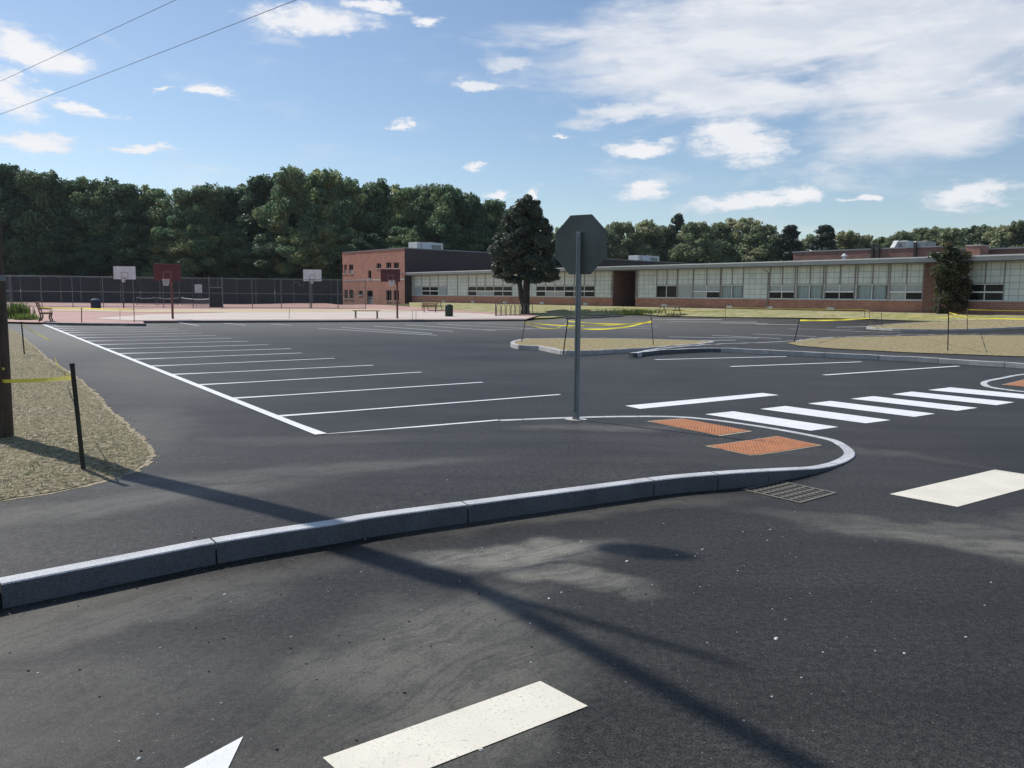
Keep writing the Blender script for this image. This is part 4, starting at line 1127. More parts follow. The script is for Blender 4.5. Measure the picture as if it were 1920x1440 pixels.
tape('upper yellow tape from the brown stake running off to the right edge', [on(r4, .92), e], .13, .06, 11)
e = G(2090, 626); e.z += .85
tape('lower yellow tape from the brown stake running off to the right edge', [on(r4, .6), e], .09, .06, 12)
w1_ = stake(1360, 600, 1360, 574, 'thin grey stake on the lawn below the curtained windows', .05, 'stake_grey')
tape('pale yellow tape along the lawn before the right-hand windows', [on(w1_, .92), on(r6, .85), on(r2, .95)], .12, .03, 13)
w2_ = stake(1168, 590, 1168, 574, 'thin stake beside the recessed entrance', .05, 'stake_grey')
w3_ = stake(1070, 593, 1071, 575, 'small stake on the lawn right of the big pine', .05, 'stake_grey')
tape('yellow tape on the lawn from the big pine towards the entrance', [on(w3_, .8), on(w2_, .8), on(w1_, .6)], .14, .12, 14)
l1_ = stake(153, 604, 153, 577, 'pale stake on the court corner beyond the left bench', .09, 'stake_grey')
l2_ = stake(252, 604, 251, 578, 'second pale stake on the court corner, right of the other', .07, 'stake_grey')
l3_ = stake(225, 600, 225, 579, 'thin stake standing behind the second pale court stake', .04, 'stake_grey')
l0_ = G(82, 594); l0_.z += .8
tape('yellow tape stretched above the bench and the left court corner', [on(l1_, .97) + Vector((-2.6, .3, .02)), on(l1_, .97), on(l2_, .93)], .16, .02, 15)
c1_ = stake(542, 598, 543, 577, 'thin stake on the court left of the middle bench', .05, 'stake_grey')
c2_ = stake(773, 600, 773, 583, 'first of two short stakes between the red hoop and the picnic table', .05, 'stake_grey')
c3_ = stake(780, 600, 780, 584, 'second of two short stakes between the red hoop and the picnic table', .05, 'stake_grey')

# ------------------------------------------------------------------ basketball hoops
def hoop(label, bx, by, board, col, rot, post_mat, arm=1.2, facing=1, H=None):
    """board = pixel box of the backboard; placed on its own ground point"""
    b = G(bx, by); D = Vector((b.x, b.y)).length
    o = thing('basketball_hoop', label, 'basketball hoop', (b.x, b.y, b.z), rot)
    def up(py):
        d = px_dir(bx, py); return CAM_H + d.z * D / Vector((d.x, d.y)).length - b.z
    z0, z1 = up(board[3]), up(board[1]); wd_ = (board[2] - board[0]) * D / FPX
    ya = -arm * facing; wd_ = (board[2] - board[0]) * (b.y - arm) / FPX
    dd_ = px_dir((board[0] + board[2]) / 2, board[1]); m_ = dd_.x / dd_.y; cr, sr = math.cos(rot), math.sin(rot)
    # x offset that brings the board's centre onto its line of sight
    cxo = (m_ * (b.y + ya * cr) - b.x + ya * sr) / (cr - m_ * sr)
    k_ = math.cos(rot) + math.sin(rot) * 0; wd_ /= abs(cr - m_ * sr)
    MB().tube([(0, 0, 0), (0, 0, z0 + .1)], .075, 10).build('post', post_mat, o, smooth=True)
    am = MB().tube([(0, 0, z0 - .3), (cxo * .5, ya * .6, z0 + .15), (cxo, ya * .93, z0 + .3)], .05, 8).tube([(0, 0, z0 + .05), (cxo, ya * .93, z0 + (z1 - z0) * .75)], .04, 8)
    am.build('arm', post_mat, o)
    bd = MB().box((cxo - wd_ / 2, ya - .025, z0), (cxo + wd_ / 2, ya + .025, z1)).build('backboard', col, o, bevel=.01)
    s_ = -facing; yy = ya + s_ * .027
    fr = MB(); w2, h0, h1 = wd_ * .16, z0 + .12, z0 + (z1 - z0) * .55
    for a, c in (((-w2, h0), (w2, h0 + .05)), ((-w2, h1 - .05), (w2, h1)), ((-w2, h0 + .05), (-w2 + .05, h1 - .05)), ((w2 - .05, h0 + .05), (w2, h1 - .05))):
        fr.box((cxo + a[0], min(yy, yy + s_ * .004), a[1]), (cxo + c[0], max(yy, yy + s_ * .004), c[1]))
    fr.build('target_square', 'backboard_mark', bd)
    rc = Vector((cxo, ya + s_ * .42, z0 + .12)); rr = .23
    ring = [rc + Vector((rr * math.cos(k * math.pi / 8), rr * math.sin(k * math.pi / 8), 0)) for k in range(17)]
    rim = MB().tube(ring, .014, 6).box((cxo - .1, min(ya, ya + s_ * .2), rc.z - .03), (cxo + .1, max(ya, ya + s_ * .2), rc.z + .01)).build('rim', 'rim_orange', o)
    nt = MB()
    for k in range(12):
        a0 = k * math.pi / 6; 
        for dr_ in (-1, 1):
            pts = [rc + Vector((math.cos(a0 + dr_ * u * 1.2) * (rr - .1 * u), math.sin(a0 + dr_ * u * 1.2) * (rr - .1 * u), -.45 * u)) for u in (0, .25, .5, .75, 1)]
            nt.tube(pts, .011, 4, caps=False)
    nt.build('net', 'net_white', rim)
    return o
hoop('white backboard basketball hoop at the far left, above the blue bin', 232, 577, (212.5,500,253.5,524), 'backboard_white', R(5), 'hoop_post')
hoop('dark red backboard hoop with a bright net on a rusty post, left of the middle', 324, 598, (288,496,338,527), 'backboard_red', R(10), 'hoop_post_rust', 1.0)
hoop('white backboard basketball hoop beside the brick building', 584, 578, (568.5,506,602.5,527.5), 'backboard_white', R(5), 'hoop_post')
hoop('dark red backboard hoop in front of the brick building', 745, 597.5, (714,506,750,529), 'backboard_red', R(20), 'hoop_post_rust', 1.0)

# ------------------------------------------------------------------ court fence with windscreens, nets, sign
def fence_run(label, pts, h, post_step, screen=None, zscr=(0, 1), name='chain_link_fence'):
    o = thing(name, label, 'fence', (pts[0][0], pts[0][1], 0))
    org = Vector((pts[0][0], pts[0][1], 0)); post = MB(); rail = MB()
    for a, b in zip(pts[:-1], pts[1:]):
        a = Vector((a[0], a[1], 0)) - org; b = Vector((b[0], b[1], 0)) - org; L = (b - a).length; n = max(1, round(L / post_step))
        ps = [a.lerp(b, i / n) for i in range(n + 1)]
        for i, p in enumerate(ps):
            w = p + org; z = Z(w.x, w.y)
            MB().tube([p + Vector((0, 0, z - .2)), p + Vector((0, 0, z + h + .05))], .045, 8).build('post', 'fence_metal', o, smooth=True)
        for f in (.99, .5, .03):
            rail.tube([p + Vector((0, 0, Z((p + org).x, (p + org).y) + h * f)) for p in ps], .028, 6)
        # woven wire, as its own plane in the panel's own coordinates
        ang = math.atan2((b - a).y, (b - a).x); zz = Z((a + org).x, (a + org).y)
        w_ = MB().add([(0, 0, .02), (L, 0, .02), (L, 0, h), (0, 0, h)], [(0, 1, 2, 3)]).build('wire_mesh', 'chain_link', o)
        w_.location = (a.x, a.y, zz); w_.rotation_euler = (0, 0, ang)
        if screen:
            k = n; 
            for i in range(k):
                p0, p1 = L * i / k + .06, L * (i + 1) / k - .06
                s_ = MB().box((p0, -.06, h * zscr[0]), (p1, -.045, h * zscr[1] - .04)).build('windscreen', screen, o)
                s_.location = (a.x, a.y, zz); s_.rotation_euler = (0, 0, ang)
    rail.build('rail', 'fence_metal', o)
    return o
fa = Vector((-57.5, 92)); fb = Vector((-18.3, 100)); fc = Vector((-58, 128)); fd = Vector((-30, 136))
fence_run('near run of the chain-link court fence between the basketball and tennis courts', [tuple(fa), (-38, 95.5), tuple(fb)], 3.6, 3.3)
fence_run('far run of the tennis court fence hung with black windscreens in front of the woods', [(-100, 131), (-62, 134), (-28, 138)], 4.2, 3.2, 'windscreen', (0.02, 1))
fence_run('left side run of the court fence going back towards the woods', [(-57.5, 92.3), (-100, 130.6)], 3.6, 3.3)
def tnet(label, x0, x1, D0, D1, by):
    a = px_dir(x0, by); b = px_dir(x1, by)
    pa = Vector((a.x, a.y)) / a.y * D0; pb_ = Vector((b.x, b.y)) / b.y * D1
    o = thing('tennis_net', label, 'tennis net', (pa.x, pa.y, Z(pa.x, pa.y)), math.atan2(pb_.y - pa.y, pb_.x - pa.x)); L = (pb_ - pa).length
    for x in (0, L): MB().tube([(x, 0, 0), (x, 0, 1.15)], .05, 8).build('post', 'hoop_post', o)
    N = 16; f = lambda u: 1.1 - .16 * 4 * u * (1 - u)
    MB().add([p for i in range(N + 1) for p in ((L*i/N, 0, .06), (L*i/N, 0, f(i/N)))], [(2*i, 2*i+2, 2*i+3, 2*i+1) for i in range(N)]).build('net', 'net_mesh', o)
    MB().tube([(L*i/N, 0, f(i/N)) for i in range(N + 1)], .045, 6).build('top_band', 'tennis_cord', o)
tnet('leftmost tennis net, partly behind the red backboard post', 256, 291, 116, 118, 560)
tnet('middle tennis net behind the red basketball hoop', 294, 334, 113, 115, 560)
tnet('right tennis net, angled towards the white notice board', 340, 396, 118, 100, 560)
d = px_dir(372, 541); D = 96.9
nb = thing('notice_board', 'small white notice board fixed to the chain-link fence between the hoops', 'sign', (d.x / d.y * D, D, 0), math.atan2(4.5, 19.7))
zc = CAM_H + d.z / d.y * D
MB().box((-.42, -.05, zc - .5), (.42, -.02, zc + .5)).build('panel', 'backboard_white', nb)
MB().tube([(-.3, .02, .1), (-.3, .02, zc + .45)], .025, 6).tube([(.3, .02, .1), (.3, .02, zc + .45)], .025, 6).build('bracket', 'fence_metal', nb)
d = px_dir(405, 560); D = 98.8
gt = thing('fence_gate', 'open dark framed gate in the court fence right of the notice board', 'gate', (d.x / d.y * D, D, .1), math.atan2(4.5, 19.7))
g_ = MB()
for x in (-.75, .75): g_.tube([(x, 0, 0), (x, 0, 3.9)], .06, 8)
g_.tube([(-.75, 0, 2.5), (.75, 0, 2.5)], .05, 8); g_.build('gate_frame', 'fence_metal', gt)
MB().box((-.7, .05, .1), (.7, .07, 2.4)).build('gate_leaf', 'windscreen', gt)

# ------------------------------------------------------------------ benches, bins, tables, rack
def bench(label, px, py, rz, L, back, wood='bench_wood'):
    b = G(px, py); o = thing('bench', label, 'bench', (b.x, b.y, b.z), rz)
    st_ = MB()
    for i in range(3): st_.box((-L/2, -.22 + i*.15, .42), (L/2, -.22 + i*.15 + .12, .46))
    st_.build('seat', wood, o)
    if back:
        bk_ = MB()
        for i in range(3):
            z = .55 + i * .15; y = .26 + i * .045; bk_.box((-L/2, y, z), (L/2, y + .035, z + .12))
        bk_.build('backrest', wood, o)
    for x in (-L/2 + .2, L/2 - .2):
        lg = MB()
        lg.tube([(x, -.22, 0), (x, -.15, .22), (x, -.2, .41)], .035, 6).tube([(x, .30, 0), (x, .2, .22), (x, .24, .41)], .035, 6).tube([(x, -.2, .40), (x, .24, .40)], .03, 6)
        if back: lg.tube([(x, .24, .41), (x, .39, .98)], .03, 6).tube([(x, -.2, .41), (x, -.2, .62), (x, .27, .64)], .025, 6)
        lg.build('leg', 'bench_iron', o)
    return o
bench("dark slatted bench with a backrest at the court's left end, seen end-on", 88, 602.5, R(116), 1.6, True).scale = (1.2, 1.2, 1.2)
bench('low brown backless bench facing the car park in front of the court', 687, 597.5, R(3), 2.0, False).scale = (1, 1.3, 1.35)
bench('small dark bench on the lawn right of the tall trash bin', 806, 586, R(10), 1.6, True)
def picnic(label, px, py, rz, s_=1.):
    b = G(px, py); o = thing('picnic_table', label, 'picnic table', (b.x, b.y, b.z), rz)
    tp = MB()
    for i in range(5): tp.box((-.95*s_, (-.38 + i*.155)*s_, .72*s_), (.95*s_, (-.38 + i*.155 + .14)*s_, .77*s_))
    tp.build('tabletop', 'table_wood', o)
    for y in (-.8, .55):
        se = MB()
        for i in range(2): se.box((-.95*s_, (y + i*.14)*s_, .43*s_), (.95*s_, (y + i*.14 + .12)*s_, .47*s_))
        se.build('seat', 'table_wood', o)
    for x in (-.7, .7):
        MB().tube([(x*s_, -.7*s_, 0), (x*s_, -.25*s_, .71*s_)], .04, 6).tube([(x*s_, .7*s_, 0), (x*s_, .25*s_, .71*s_)], .04, 6).tube([(x*s_, -.75*s_, .41*s_), (x*s_, .75*s_, .41*s_)], .035, 6).build('leg', 'bench_iron', o)
picnic('pale topped picnic table on the lawn left of the trash bin', 810, 582.5, R(-20), 1.25)
picnic('small picnic table on the lawn below the dark pair of windows', 1255, 591, R(-40), 1.05)
def binn(label, px, py, h, r, body, lid, sq=False):
    b = G(px, py); o = thing('trash_bin', label, 'trash bin', (b.x, b.y, b.z))
    n = 4 if sq else 16
    pr_ = [(r * math.cos(2*math.pi*(k+.5)/n), r * math.sin(2*math.pi*(k+.5)/n)) for k in range(n)]
    MB().prism([(x*.92, y*.92) for x, y in pr_], 0.02, h * .80).build('body', body, o)
    MB().tube([(0, 0, h*.802), (0, 0, h*.86)], [r*1.05, r*1.05], n).build('collar', lid, o)
    MB().tube([(0, 0, h*.862), (0, 0, h*.95), (0, 0, h)], [r*.95, r*.8, r*.3], n, ).build('lid', lid, o)
    sl_ = MB()
    for k in range(n * (4 if sq else 1)):
        a = 2 * math.pi * k / (n * (4 if sq else 1)); rr_ = r * (.72 if sq else .95)
        sl_.box((-.03, -.012, .05), (.03, .012, h*.78), M=Matrix.Rotation(a, 4, 'Z') @ Matrix.Translation((0, -rr_, 0)))
    sl_.build('slats', body, o)
binn('dark green trash bin on the court edge between the picnic table and the bike rack', 842, 593.5, 1.05, .34, 'bin_green', 'bin_green')
binn('blue trash bin standing in front of the court fence under the left white backboard', 180, 578, 1.05, .52, 'bin_blue', 'bin_lid')
# bike rack: a row of wave arches
ra = G(930, 592.5); rb = G(999, 591.5)
rack = thing('bike_rack', 'metal bike rack of round-topped arches at the foot of the big pine', 'bike rack', (ra.x, ra.y, ra.z), math.atan2(rb.y - ra.y, rb.x - ra.x)); RL = (Vector((rb.x, rb.y)) - Vector((ra.x, ra.y))).length
NA = 8; sp = RL / NA
for i in range(NA):
    x0 = sp * i + sp * .12; x1 = sp * (i + 1) - sp * .12; xm = (x0 + x1) / 2; rr_ = (x1 - x0) / 2
    pts = [(x0, 0, 0), (x0, 0, .75)] + [(xm - rr_ * math.cos(a), 0, .75 + rr_ * math.sin(a)) for a in (.5, 1.0, 1.57, 2.14, 2.64)] + [(x1, 0, .75), (x1, 0, 0)]
    MB().tube(pts, .03, 6).build('arch', 'hoop_post', rack)
MB().tube([(0, .0, .06), (RL, 0, .06)], .03, 6).build('base_rail', 'hoop_post', rack)
MB().tube([(-.08, 0, 0), (-.08, 0, 1.15)], .05, 6).build('end_post', 'hoop_post', rack)

# ------------------------------------------------------------------ trees
def leaf_mesh(name, blobs, n, size, matn, seed, aspect=1.5, shell=.55, up=.25):
    r = np.random.default_rng(seed)
    B = np.array([b[:6] for b in blobs], float)
    wts = (B[:, 3] * B[:, 4] + B[:, 4] * B[:, 5] + B[:, 3] * B[:, 5]); wts /= wts.sum()
    idx = r.choice(len(B), n, p=wts)
    d = r.normal(size=(n, 3)); d /= np.linalg.norm(d, axis=1)[:, None]
    rad = 1 - (1 - shell) * r.random(n) ** 1.6; rad += r.normal(size=n) * .07
    c = B[idx, :3] + d * B[idx, 3:6] * rad[:, None]
    nrm = d + r.normal(size=(n, 3)) * .75 + np.array([0, 0, up]); nrm /= np.linalg.norm(nrm, axis=1)[:, None]
    tmp = r.normal(size=(n, 3)); a = np.cross(nrm, tmp); a /= np.linalg.norm(a, axis=1)[:, None]; b = np.cross(nrm, a)
    sz = size * (.55 + .9 * r.random(n))[:, None]
    v = np.stack([c - a*sz*aspect/2, c + b*sz/2 - a*sz*.1, c + a*sz*aspect/2, c - b*sz/2 + a*sz*.1], 1).reshape(-1, 3)
    me = bpy.data.meshes.new(name)
    me.vertices.add(4*n); me.vertices.foreach_set('co', v.ravel())
    me.loops.add(4*n); me.loops.foreach_set('vertex_index', np.arange(4*n))
    me.polygons.add(n); me.polygons.foreach_set('loop_start', np.arange(0, 4*n, 4)); me.polygons.foreach_set('loop_total', np.full(n, 4))
    me.update(calc_edges=True); me.materials.append(MATS[matn])
    return me
def broad_blobs(seed, H, W, low=.18, nb=46):
    r = random.Random(seed); out = []
    for i in range(nb):
        u = r.random() ** .75; z = H * (low + (.93 - low) * u)
        prof = math.sin(math.pi * min(1, max(0.02, (z / H - low + .12) / (1.12 - low))) ** .85) ** .6
        a = r.uniform(0, 6.283); q = r.random() ** .5 * prof * W * .42
        s_ = H * r.uniform(.035, .085) * (1.0 if u < .8 else .8)
        out.append((q * math.cos(a), q * math.sin(a), z, s_ * r.uniform(1, 1.5), s_ * r.uniform(1, 1.5), s_ * r.uniform(.75, 1.1)))
    for i in range(12):
        a = r.uniform(0, 6.283); q = r.uniform(0, W * .22); s_ = H * r.uniform(.018, .04)
        out.append((q * math.cos(a), q * math.sin(a), H * r.uniform(.88, .96), s_, s_, s_ * 1.3))
    return out
def trunk_mesh(name, H, r0, blobs, seed, forks=6, lean=0., matn='bark'):
    r = random.Random(seed); mb = MB(); top = .72 * H
    pts = [Vector((math.sin(i * .9 + seed) * .012 * H * i / 6 + lean * i / 6, math.cos(i * 1.3 + seed) * .012 * H * i / 6, top * i / 6)) for i in range(7)]
    mb.tube(pts, [r0 * 1.25, r0, r0 * .9, r0 * .75, r0 * .55, r0 * .38, r0 * .15], 8)
    for b in r.sample(blobs, min(forks * 2, len(blobs))):
        i = r.randint(1, 4); p = pts[i]; q = Vector(b[:3]); m_ = p.lerp(q, .5) + Vector((0, 0, -.03 * H))
        mb.tube([p, m_, q], [r0 * .36, r0 * .22, r0 * .05], 6)
    me_o = mb.build(name, matn, smooth=True); me = me_o.data; bpy.data.objects.remove(me_o); return me
VAR = []
for i in range(6):
    bl_ = broad_blobs(20 + i, 20., (11, 12.5, 10, 13, 11.5, 9)[i], (.12, .16, .2, .1, .15, .12)[i], 92)
    VAR.append((leaf_mesh('crown_mesh', bl_, 36000, .27, 'broad_leaf', i), trunk_mesh('trunk_mesh', 20., .30, bl_, i)))
FAR = []
for i in range(4):
    bl_ = broad_blobs(60 + i, 18., (12, 14, 11, 13)[i], .15, 80)
    FAR.append((leaf_mesh('crown_mesh', bl_, 20000, .34, 'far_leaf', 40 + i), trunk_mesh('trunk_mesh', 18., .3, bl_, 9 + i)))
def conifer_blobs(seed, H, W):
    r = random.Random(seed); out = []
    for i in range(60):
        u = r.random(); z = H * (.16 + .8 * u); rad = W / 2 * (1 - u) ** .6 * (.75 + .4 * r.random()) ; a = r.uniform(0, 6.283)
        out.append((rad * .75 * math.cos(a), rad * .75 * math.sin(a), z, W * .13, W * .13, H * .035))
    out.append((0, 0, H * .93, W * .08, W * .08, H * .06)); return out
CON = []
for i in range(2):
    bl_ = conifer_blobs(90 + i, 20., 9.5); CON.append((leaf_mesh('crown_mesh', bl_, 18000, .28, 'needle', 80 + i), trunk_mesh('trunk_mesh', 20., .3, bl_, 30 + i)))
def tree(name, label, x, y, H, base_H, meshes, group, wide=1., rz=None, z=None):
    s_ = H / base_H
    o = thing(name, label, 'tree', (x, y, terrain(x, y) - .1 if z is None else z), rng.uniform(0, 6.28) if rz is None else rz, group)
    o.scale = (s_ * wide, s_ * wide, s_)
    for nm, me in (('crown', meshes[0]), ('trunk', meshes[1])):
        c = bpy.data.objects.new(nm, me); C.objects.link(c); c.parent = o
    return o
def top_to(px, py, D):
    d = px_dir(px, py); f = D / d.y; return d.x * f, D, CAM_H + d.z * f
g_l = 'trees of the wood behind the courts'
wood = [(-40,300),(18,308),(70,322),(125,337),(178,336),(232,341),(288,350),(338,352),(383,346),(426,353),(487,334),(543,318),(605,322),(655,341),(706,342),(757,352),(803,347),(843,352),(880,370),(924,378),(968,392)]
ordn = ['first','second','third','fourth','fifth','sixth','seventh','eighth','ninth','tenth','eleventh','twelfth','thirteenth','fourteenth','fifteenth','sixteenth','seventeenth','eighteenth','nineteenth','twentieth','twenty-first','twenty-second','twenty-third','twenty-fourth','twenty-fifth','twenty-sixth']
for i, (px, py) in enumerate(wood):
    D = 150 + rng.uniform(-4, 4); x, y, zt_ = top_to(px, py, D)
    tree('broadleaf_tree', f'{ordn[i]} from the left among the tall trees fronting the wood', x, y, zt_, 19.6, VAR[(i * 5 + i // 3) % 6], g_l, rng.uniform(.82, 1.0))
low = [(-20,430),(60,440),(120,425),(190,440),(250,420),(315,445),(370,425),(440,430),(500,440),(560,430),(620,425),(690,440),(760,430),(850,440),(905,445)]
for i, (px, py) in enumerate(low):
    D = 143 + rng.uniform(-1, 2); x, y, zt_ = top_to(px, py, D)
    tree('understorey_tree', f'{ordn[i]} from the left of the low trees edging the wood', x, y, zt_, 19.6, VAR[(i * 2 + 3) % 6], 'low trees at the wood edge', 1.35)
for i in range(22):
    px = -60 + i * 48; D = 168 + rng.uniform(-5, 5); k = min(wood, key=lambda w: abs(w[0] - px)); x, y, zt_ = top_to(px, k[1] + rng.uniform(12, 34), D)
    tree('broadleaf_tree', f"{ordn[i]} from the left in the wood's half-hidden second row", x, y, zt_, 19.6, VAR[(i * 3 + 1) % 6], 'second row of the wood', 1.1)
for i in range(18):
    px = -60 + i * 60; D = 190 + rng.uniform(-5, 5); k = min(wood, key=lambda w: abs(w[0] - px)); x, y, zt_ = top_to(px, k[1] + 45, D)
    tree('broadleaf_tree', f"{ordn[i]} from the left in the wood's mostly hidden rear row", x, y, zt_, 19.6, VAR[(i * 5 + 2) % 6], 'rear row of the wood', 1.3)
right = [(1055,425,0),(1100,432,0),(1138,432,0),(1166,420,0),(1212,414,0),(1245,424,0),(1271,404,1),(1308,420,0),(1350,418,0),(1398,410,0),(1432,424,0),(1483,427,1),(1545,427,1),(1592,438,0),(1625,447,0),(1658,452,0),(1692,439,0),(1735,432,0),(1782,434,0),(1832,431,0),(1878,428,0),(1920,421,0),(1965,415,0)]
jb = jc = 0
for i, (px, py, con) in enumerate(right):
    D = 196 + rng.uniform(-6, 6); x, y, zt_ = top_to(px, py, D)
    if con:
        tree('pine_tree', ('narrow dark pine poking above the trees right of the sign', 'left one of two dark round pines standing clear behind the classroom roof', 'right one of two dark round pines standing clear behind the classroom roof')[jc], x, y, zt_, 19.6, CON[jc % 2], None, (.8, 1.15, 1.35)[jc]); jc += 1
    else:
        tree('broadleaf_tree', f'{ordn[jb]} from the left of the trees behind the classroom roof', x, y, zt_, 17.6, FAR[(i * 3) % 4], 'trees behind the classroom wing', rng.uniform(.95, 1.15)); jb += 1
for i in range(16):
    px = 1040 + i * 62; D = 222; k = min(right, key=lambda w: abs(w[0] - px)); x, y, zt_ = top_to(px, max(k[1], 425) + 16, D)
    tree('broadleaf_tree', f'{ordn[i]} from the left in the rear row behind the classroom roof', x, y, zt_, 17.6, FAR[(i + 1) % 4], 'rear trees behind the classroom wing', 1.4)

# the big pine by the bike rack
pbp = G(985, 588.5); PD = pbp.y; sc_px = PD / FPX
pts_px = [(983,383,16,16),(970,398,18,15),(1000,402,20,16),(960,425,22,18),(990,425,26,20),(1018,425,18,15),(945,448,22,16),(975,452,28,20),(1008,452,26,18),(1030,440,12,12),(936,472,20,13),(965,478,28,18),(1000,480,28,18),(1030,475,18,15),
          (930,495,15,10),(958,502,28,14),(992,505,30,15),(1028,502,18,14),(942,518,20,9),(1035,520,18,9),(1010,528,18,8),(960,524,18,8),(925,482,9,8),(1042,492,9,8),(1036,508,16,10),(1026,492,16,12),(1030,462,14,12),(1012,516,22,10),(950,512,20,10),(934,508,12,9),(990,372,10,8),(1003,384,10,9),(932,456,9,8),(1038,458,8,8),(950,410,9,8)]
r = random.Random(14)
for q in range(46):
    yy = r.uniform(385, 522); hw_ = 14 + 48 * min(1, (yy - 372) / 75) if yy < 500 else 50; pts_px.append((988 + r.uniform(-.85, .85) * hw_, yy, r.uniform(9, 18), r.uniform(7, 12)))
pbl = []; r = random.Random(4)
for (x, y, rx, ry) in pts_px:
    cx_, _, cz_ = top_to(x, y, PD); dpt = r.uniform(-.6, .6) * rx * sc_px * 1.3
    for q in range(3):
        oo = Vector((r.uniform(-.45, .45) * rx, 0, r.uniform(-.45, .45) * ry)) * sc_px
        pbl.append((cx_ - pbp.x + oo.x, r.uniform(-1, 1) * rx * sc_px * 1.2 + dpt, cz_ - pbp.z + oo.z, rx * sc_px * .62, rx * sc_px * .62, ry * sc_px * .55))
pine = thing('pine_tree', 'large dark long-needled pine with a forked trunk in front of the classroom wing', 'tree', tuple(pbp))
me = leaf_mesh('crown', pbl, 95000, .105, 'needle', 5, 3.2, .25, .35); c = bpy.data.objects.new('crown', me); C.objects.link(c); c.parent = pine
HT = top_to(985, 365, PD)[2] - pbp.z
mb = MB(); fz = 1.4
mb.tube([(0, 0, -.1), (0, 0, .5), (.02, 0, fz), (.1, 0, 3.0), (.25, .1, 5.4), (.1, 0, 8), (0, 0, HT * .88)], [.50, .42, .40, .34, .27, .18, .05], 10)
mb.tube([(-.05, 0, .5), (-.42, .05, 1.6), (-.62, .1, 3.2), (-.8, .2, 5.6), (-1.3, 0, 7.5)], [.30, .26, .23, .18, .06], 8)
for b in r.sample(pbl, 34):
    z0_ = max(2.2, b[2] - r.uniform(.4, 1.6)); mb.tube([(0.1, 0, z0_), (b[0] * .5, b[1] * .5, (z0_ + b[2]) / 2 - .1), b[:3]], [.11, .07, .02], 5)
mb.build('trunk', 'bark', pine, smooth=True)

# vine-covered small tree against the wing
vs0, _ = wing_px(1783); vp = wing_pt(vs0, -1.9); 
vine = thing('vine_tree', 'bushy dark vine-covered small tree growing against the classroom wing wall', 'tree', (vp.x, vp.y, terrain(vp.x, vp.y)))
Dv = vp.y; vb = []
for (x, y, rx, ry) in ((1782,470,18,12),(1765,482,14,10),(1800,482,14,12),(1785,492,24,14),(1764,505,14,14),(1800,508,16,14),(1778,520,22,16),(1768,540,16,14),(1795,540,18,16),(1780,556,18,12),(1800,562,16,12),(1768,568,12,8),(1788,574,16,8),(1812,548,10,14),(1808,490,8,10),(1776,460,8,8),(1778,508,20,16),(1785,530,22,18),(1774,552,20,18),(1790,576,22,14),(1770,584,14,10),(1806,530,10,16),(1758,520,8,12),(1796,500,16,16),(1810,572,8,12)):
    cx_, _, cz_ = top_to(x, y, Dv)
    for q in range(3): vb.append((cx_ - vp.x + r.uniform(-.3, .3), r.uniform(-.5, .7), cz_ - terrain(vp.x, vp.y) + r.uniform(-.25, .25), rx * Dv / FPX * .7, .5, ry * Dv / FPX * .7))
me = leaf_mesh('crown', vb, 17000, .12, 'vine_leaf', 12, 1.4, .3, .2); c = bpy.data.objects.new('crown', me); C.objects.link(c); c.parent = vine
mb = MB().tube([(0, 0, -.1), (.1, 0, 1.2), (-.1, .1, 2.6), (.05, 0, 4.2)], [.14, .12, .09, .03], 8)
for b in r.sample(vb, 14): mb.tube([(0, 0, b[2] * .5), (b[0] * .6, b[1] * .6, b[2] * .8), b[:3]], [.05, .035, .012], 5)
mb.build('trunk', 'bark', vine)

# tall green weeds where the court meets the path
def weeds(label, px, py, w, h, n, seed):
    b = G(px, py); r = np.random.default_rng(seed)
    o = thing('weed_clump', label, 'plant', tuple(b)); mb = MB()
    for i in range(n):
        x, y = r.normal() * w * .4, r.normal() * w * .3; a = r.uniform(0, 6.28); hh = h * r.uniform(.45, 1); ln = r.uniform(.1, .4) * hh
        dx, dy = math.cos(a), math.sin(a); ww = .03
        mb.add([(x - dy*ww, y + dx*ww, 0), (x + dy*ww, y - dx*ww, 0), (x + dx*ln*.4 + dy*ww, y + dy*ln*.4 - dx*ww, hh*.6), (x + dx*ln*.4 - dy*ww, y + dy*ln*.4 + dx*ww, hh*.6), (x + dx*ln, y + dy*ln, hh)], [(0,1,2,3), (3,2,4)])
    mb.build('blades', 'tall_grass', o)['kind'] = 'stuff'
weeds('bright green weed clump beyond the far stake at the path end', 34, 600, .9, 1.3, 420, 1)
weeds('lower green weed clump beside the left bench', 47, 603, .8, .6, 300, 2)
weeds('strip of bright weeds on the lawn before the recessed entrance', 1195, 588, 3.2, .5, 600, 3)

# ------------------------------------------------------------------ loose ground cover: straw stubble, stone chips, crumbs of asphalt
vpl = [(p.x, p.y) for p in vr]; mb = MB(); r = random.Random(9); cnt = 0
while cnt < 15000:
    u = r.random() ** 1.6; y = 5.8 + u * 22; x = r.uniform(-16, -3.2)
    if not inside(x, y, vpl): continue
    if abs(x / y) > .70: continue
    cnt += 1; z = verge_h(x, y) + .014; a = r.uniform(0, 6.28); L = r.uniform(.02, .06); w = r.uniform(.003, .007); tl = r.uniform(.1, 1.1)
    dx, dy = math.cos(a), math.sin(a)
    mb.add([(x - dy*w, y + dx*w, z), (x + dy*w, y - dx*w, z), (x + dx*L*math.cos(tl), y + dy*L*math.cos(tl), z + L*math.sin(tl))], [(0, 1, 2)])
so_ = mb.build('straw_stubble', 'straw'); prop(so_, 'dry straw and seed mulch strewn over the left verge', 'ground cover', None, 'stuff')
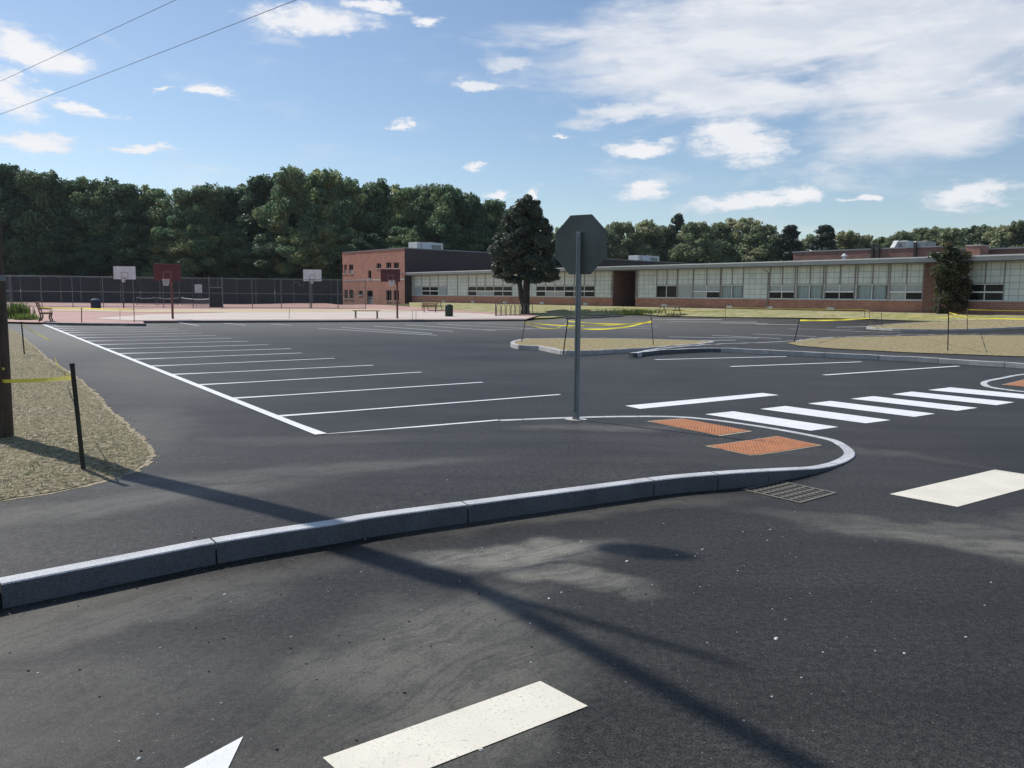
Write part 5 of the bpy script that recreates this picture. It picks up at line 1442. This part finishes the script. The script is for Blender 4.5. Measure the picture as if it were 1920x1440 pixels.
def scatter(name, label, spots, matn, seed, smin, smax, flat=.5):
    r = random.Random(seed); mb = MB()
    for (cx_, cy_, rx, ry, n) in spots:
        for i in range(n):
            x = r.gauss(cx_, rx); y = r.gauss(cy_, ry)
            if y < 2: continue
            s_ = smin + (smax - smin) * r.random() ** 2.2; z = Z(x, y) + .001; a = r.uniform(0, 6.28)
            if inside(x, y, walk_poly): z += .004
            k = 6; vs = [(x + s_*r.uniform(.7, 1.2)*math.cos(a + j*1.047), y + s_*r.uniform(.6, 1)*math.sin(a + j*1.047), z) for j in range(k)]
            vs += [(x + (v[0]-x)*.6, y + (v[1]-y)*.6, z + s_*flat) for v in vs]
            mb.add(vs, [(j, (j+1) % k, k + (j+1) % k, k + j) for j in range(k)] + [tuple(range(k, 2*k))])
    o = mb.build(name, matn); prop(o, label, 'ground cover', None, 'stuff')
scatter('stone_chips', 'pale stone chips scattered over the dark road', [(1.2, 3.9, 1.3, 1.0, 50), (2.2, 5.5, 2.0, 1.4, 40), (-1.6, 4.2, 1.4, .8, 25), (0, 5.5, 1.3, .5, 45), (3.5, 6, 1.5, 1.3, 30), (-4, 7.8, 1.2, 1.2, 25), (.4, 6.3, 2, .4, 25)], 'chip_stone', 3, .002, .0085)
scatter('stone_chips', 'larger pale stones lying on the road', [(1.3, 4.1, 1.2, .8, 9), (-1.8, 4.0, 1.2, .6, 4), (2, 6.2, 1.6, 1.0, 6)], 'chip_stone', 5, .009, .016)
rimpts = resample([Vector((p.x, p.y, 0)) for p in verge[:19]], .25)
scatter('sandy_grit', 'tan grit and clods spilling off the ragged edge of the dry verge', [(p.x, p.y, .07, .07, 16 if p.y < 16 else 5) for p in rimpts], 'grit_tan', 8, .004, .022)
scatter('kerb_grit', 'fine pale grit gathered along the foot of the near kerb', [(p.x + .05, p.y - .07, .10, .035, 5) for p in resample(kerb_line[:NF - 12], .14)], 'grit_grey', 12, .0015, .007)
scatter('asphalt_crumbs', 'black crumbs of fresh asphalt along the near kerb', [(-1.6, 4.2, 1.1, .6, 70), (-.9, 5.0, 1.0, .4, 30)], 'dark_crumb', 4, .002, .009)

# the air between here and the woods
hz = MB().box((-230, -60, -1.2), (230, 300, 60)).build('haze', 'white_metal'); hz.data.materials.clear(); hz['kind'] = 'stuff'
hm_ = bpy.data.materials.new('haze'); hm_.use_nodes = True; ht = hm_.node_tree; ht.nodes.clear()
pv = ht.nodes.new('ShaderNodeVolumePrincipled'); pv.inputs['Color'].default_value = (.80, .88, 1, 1); pv.inputs['Density'].default_value = .00010; pv.inputs['Anisotropy'].default_value = .3
ou = ht.nodes.new('ShaderNodeOutputMaterial'); ht.links.new(pv.outputs[0], ou.inputs['Volume']); hz.data.materials.append(hm_)
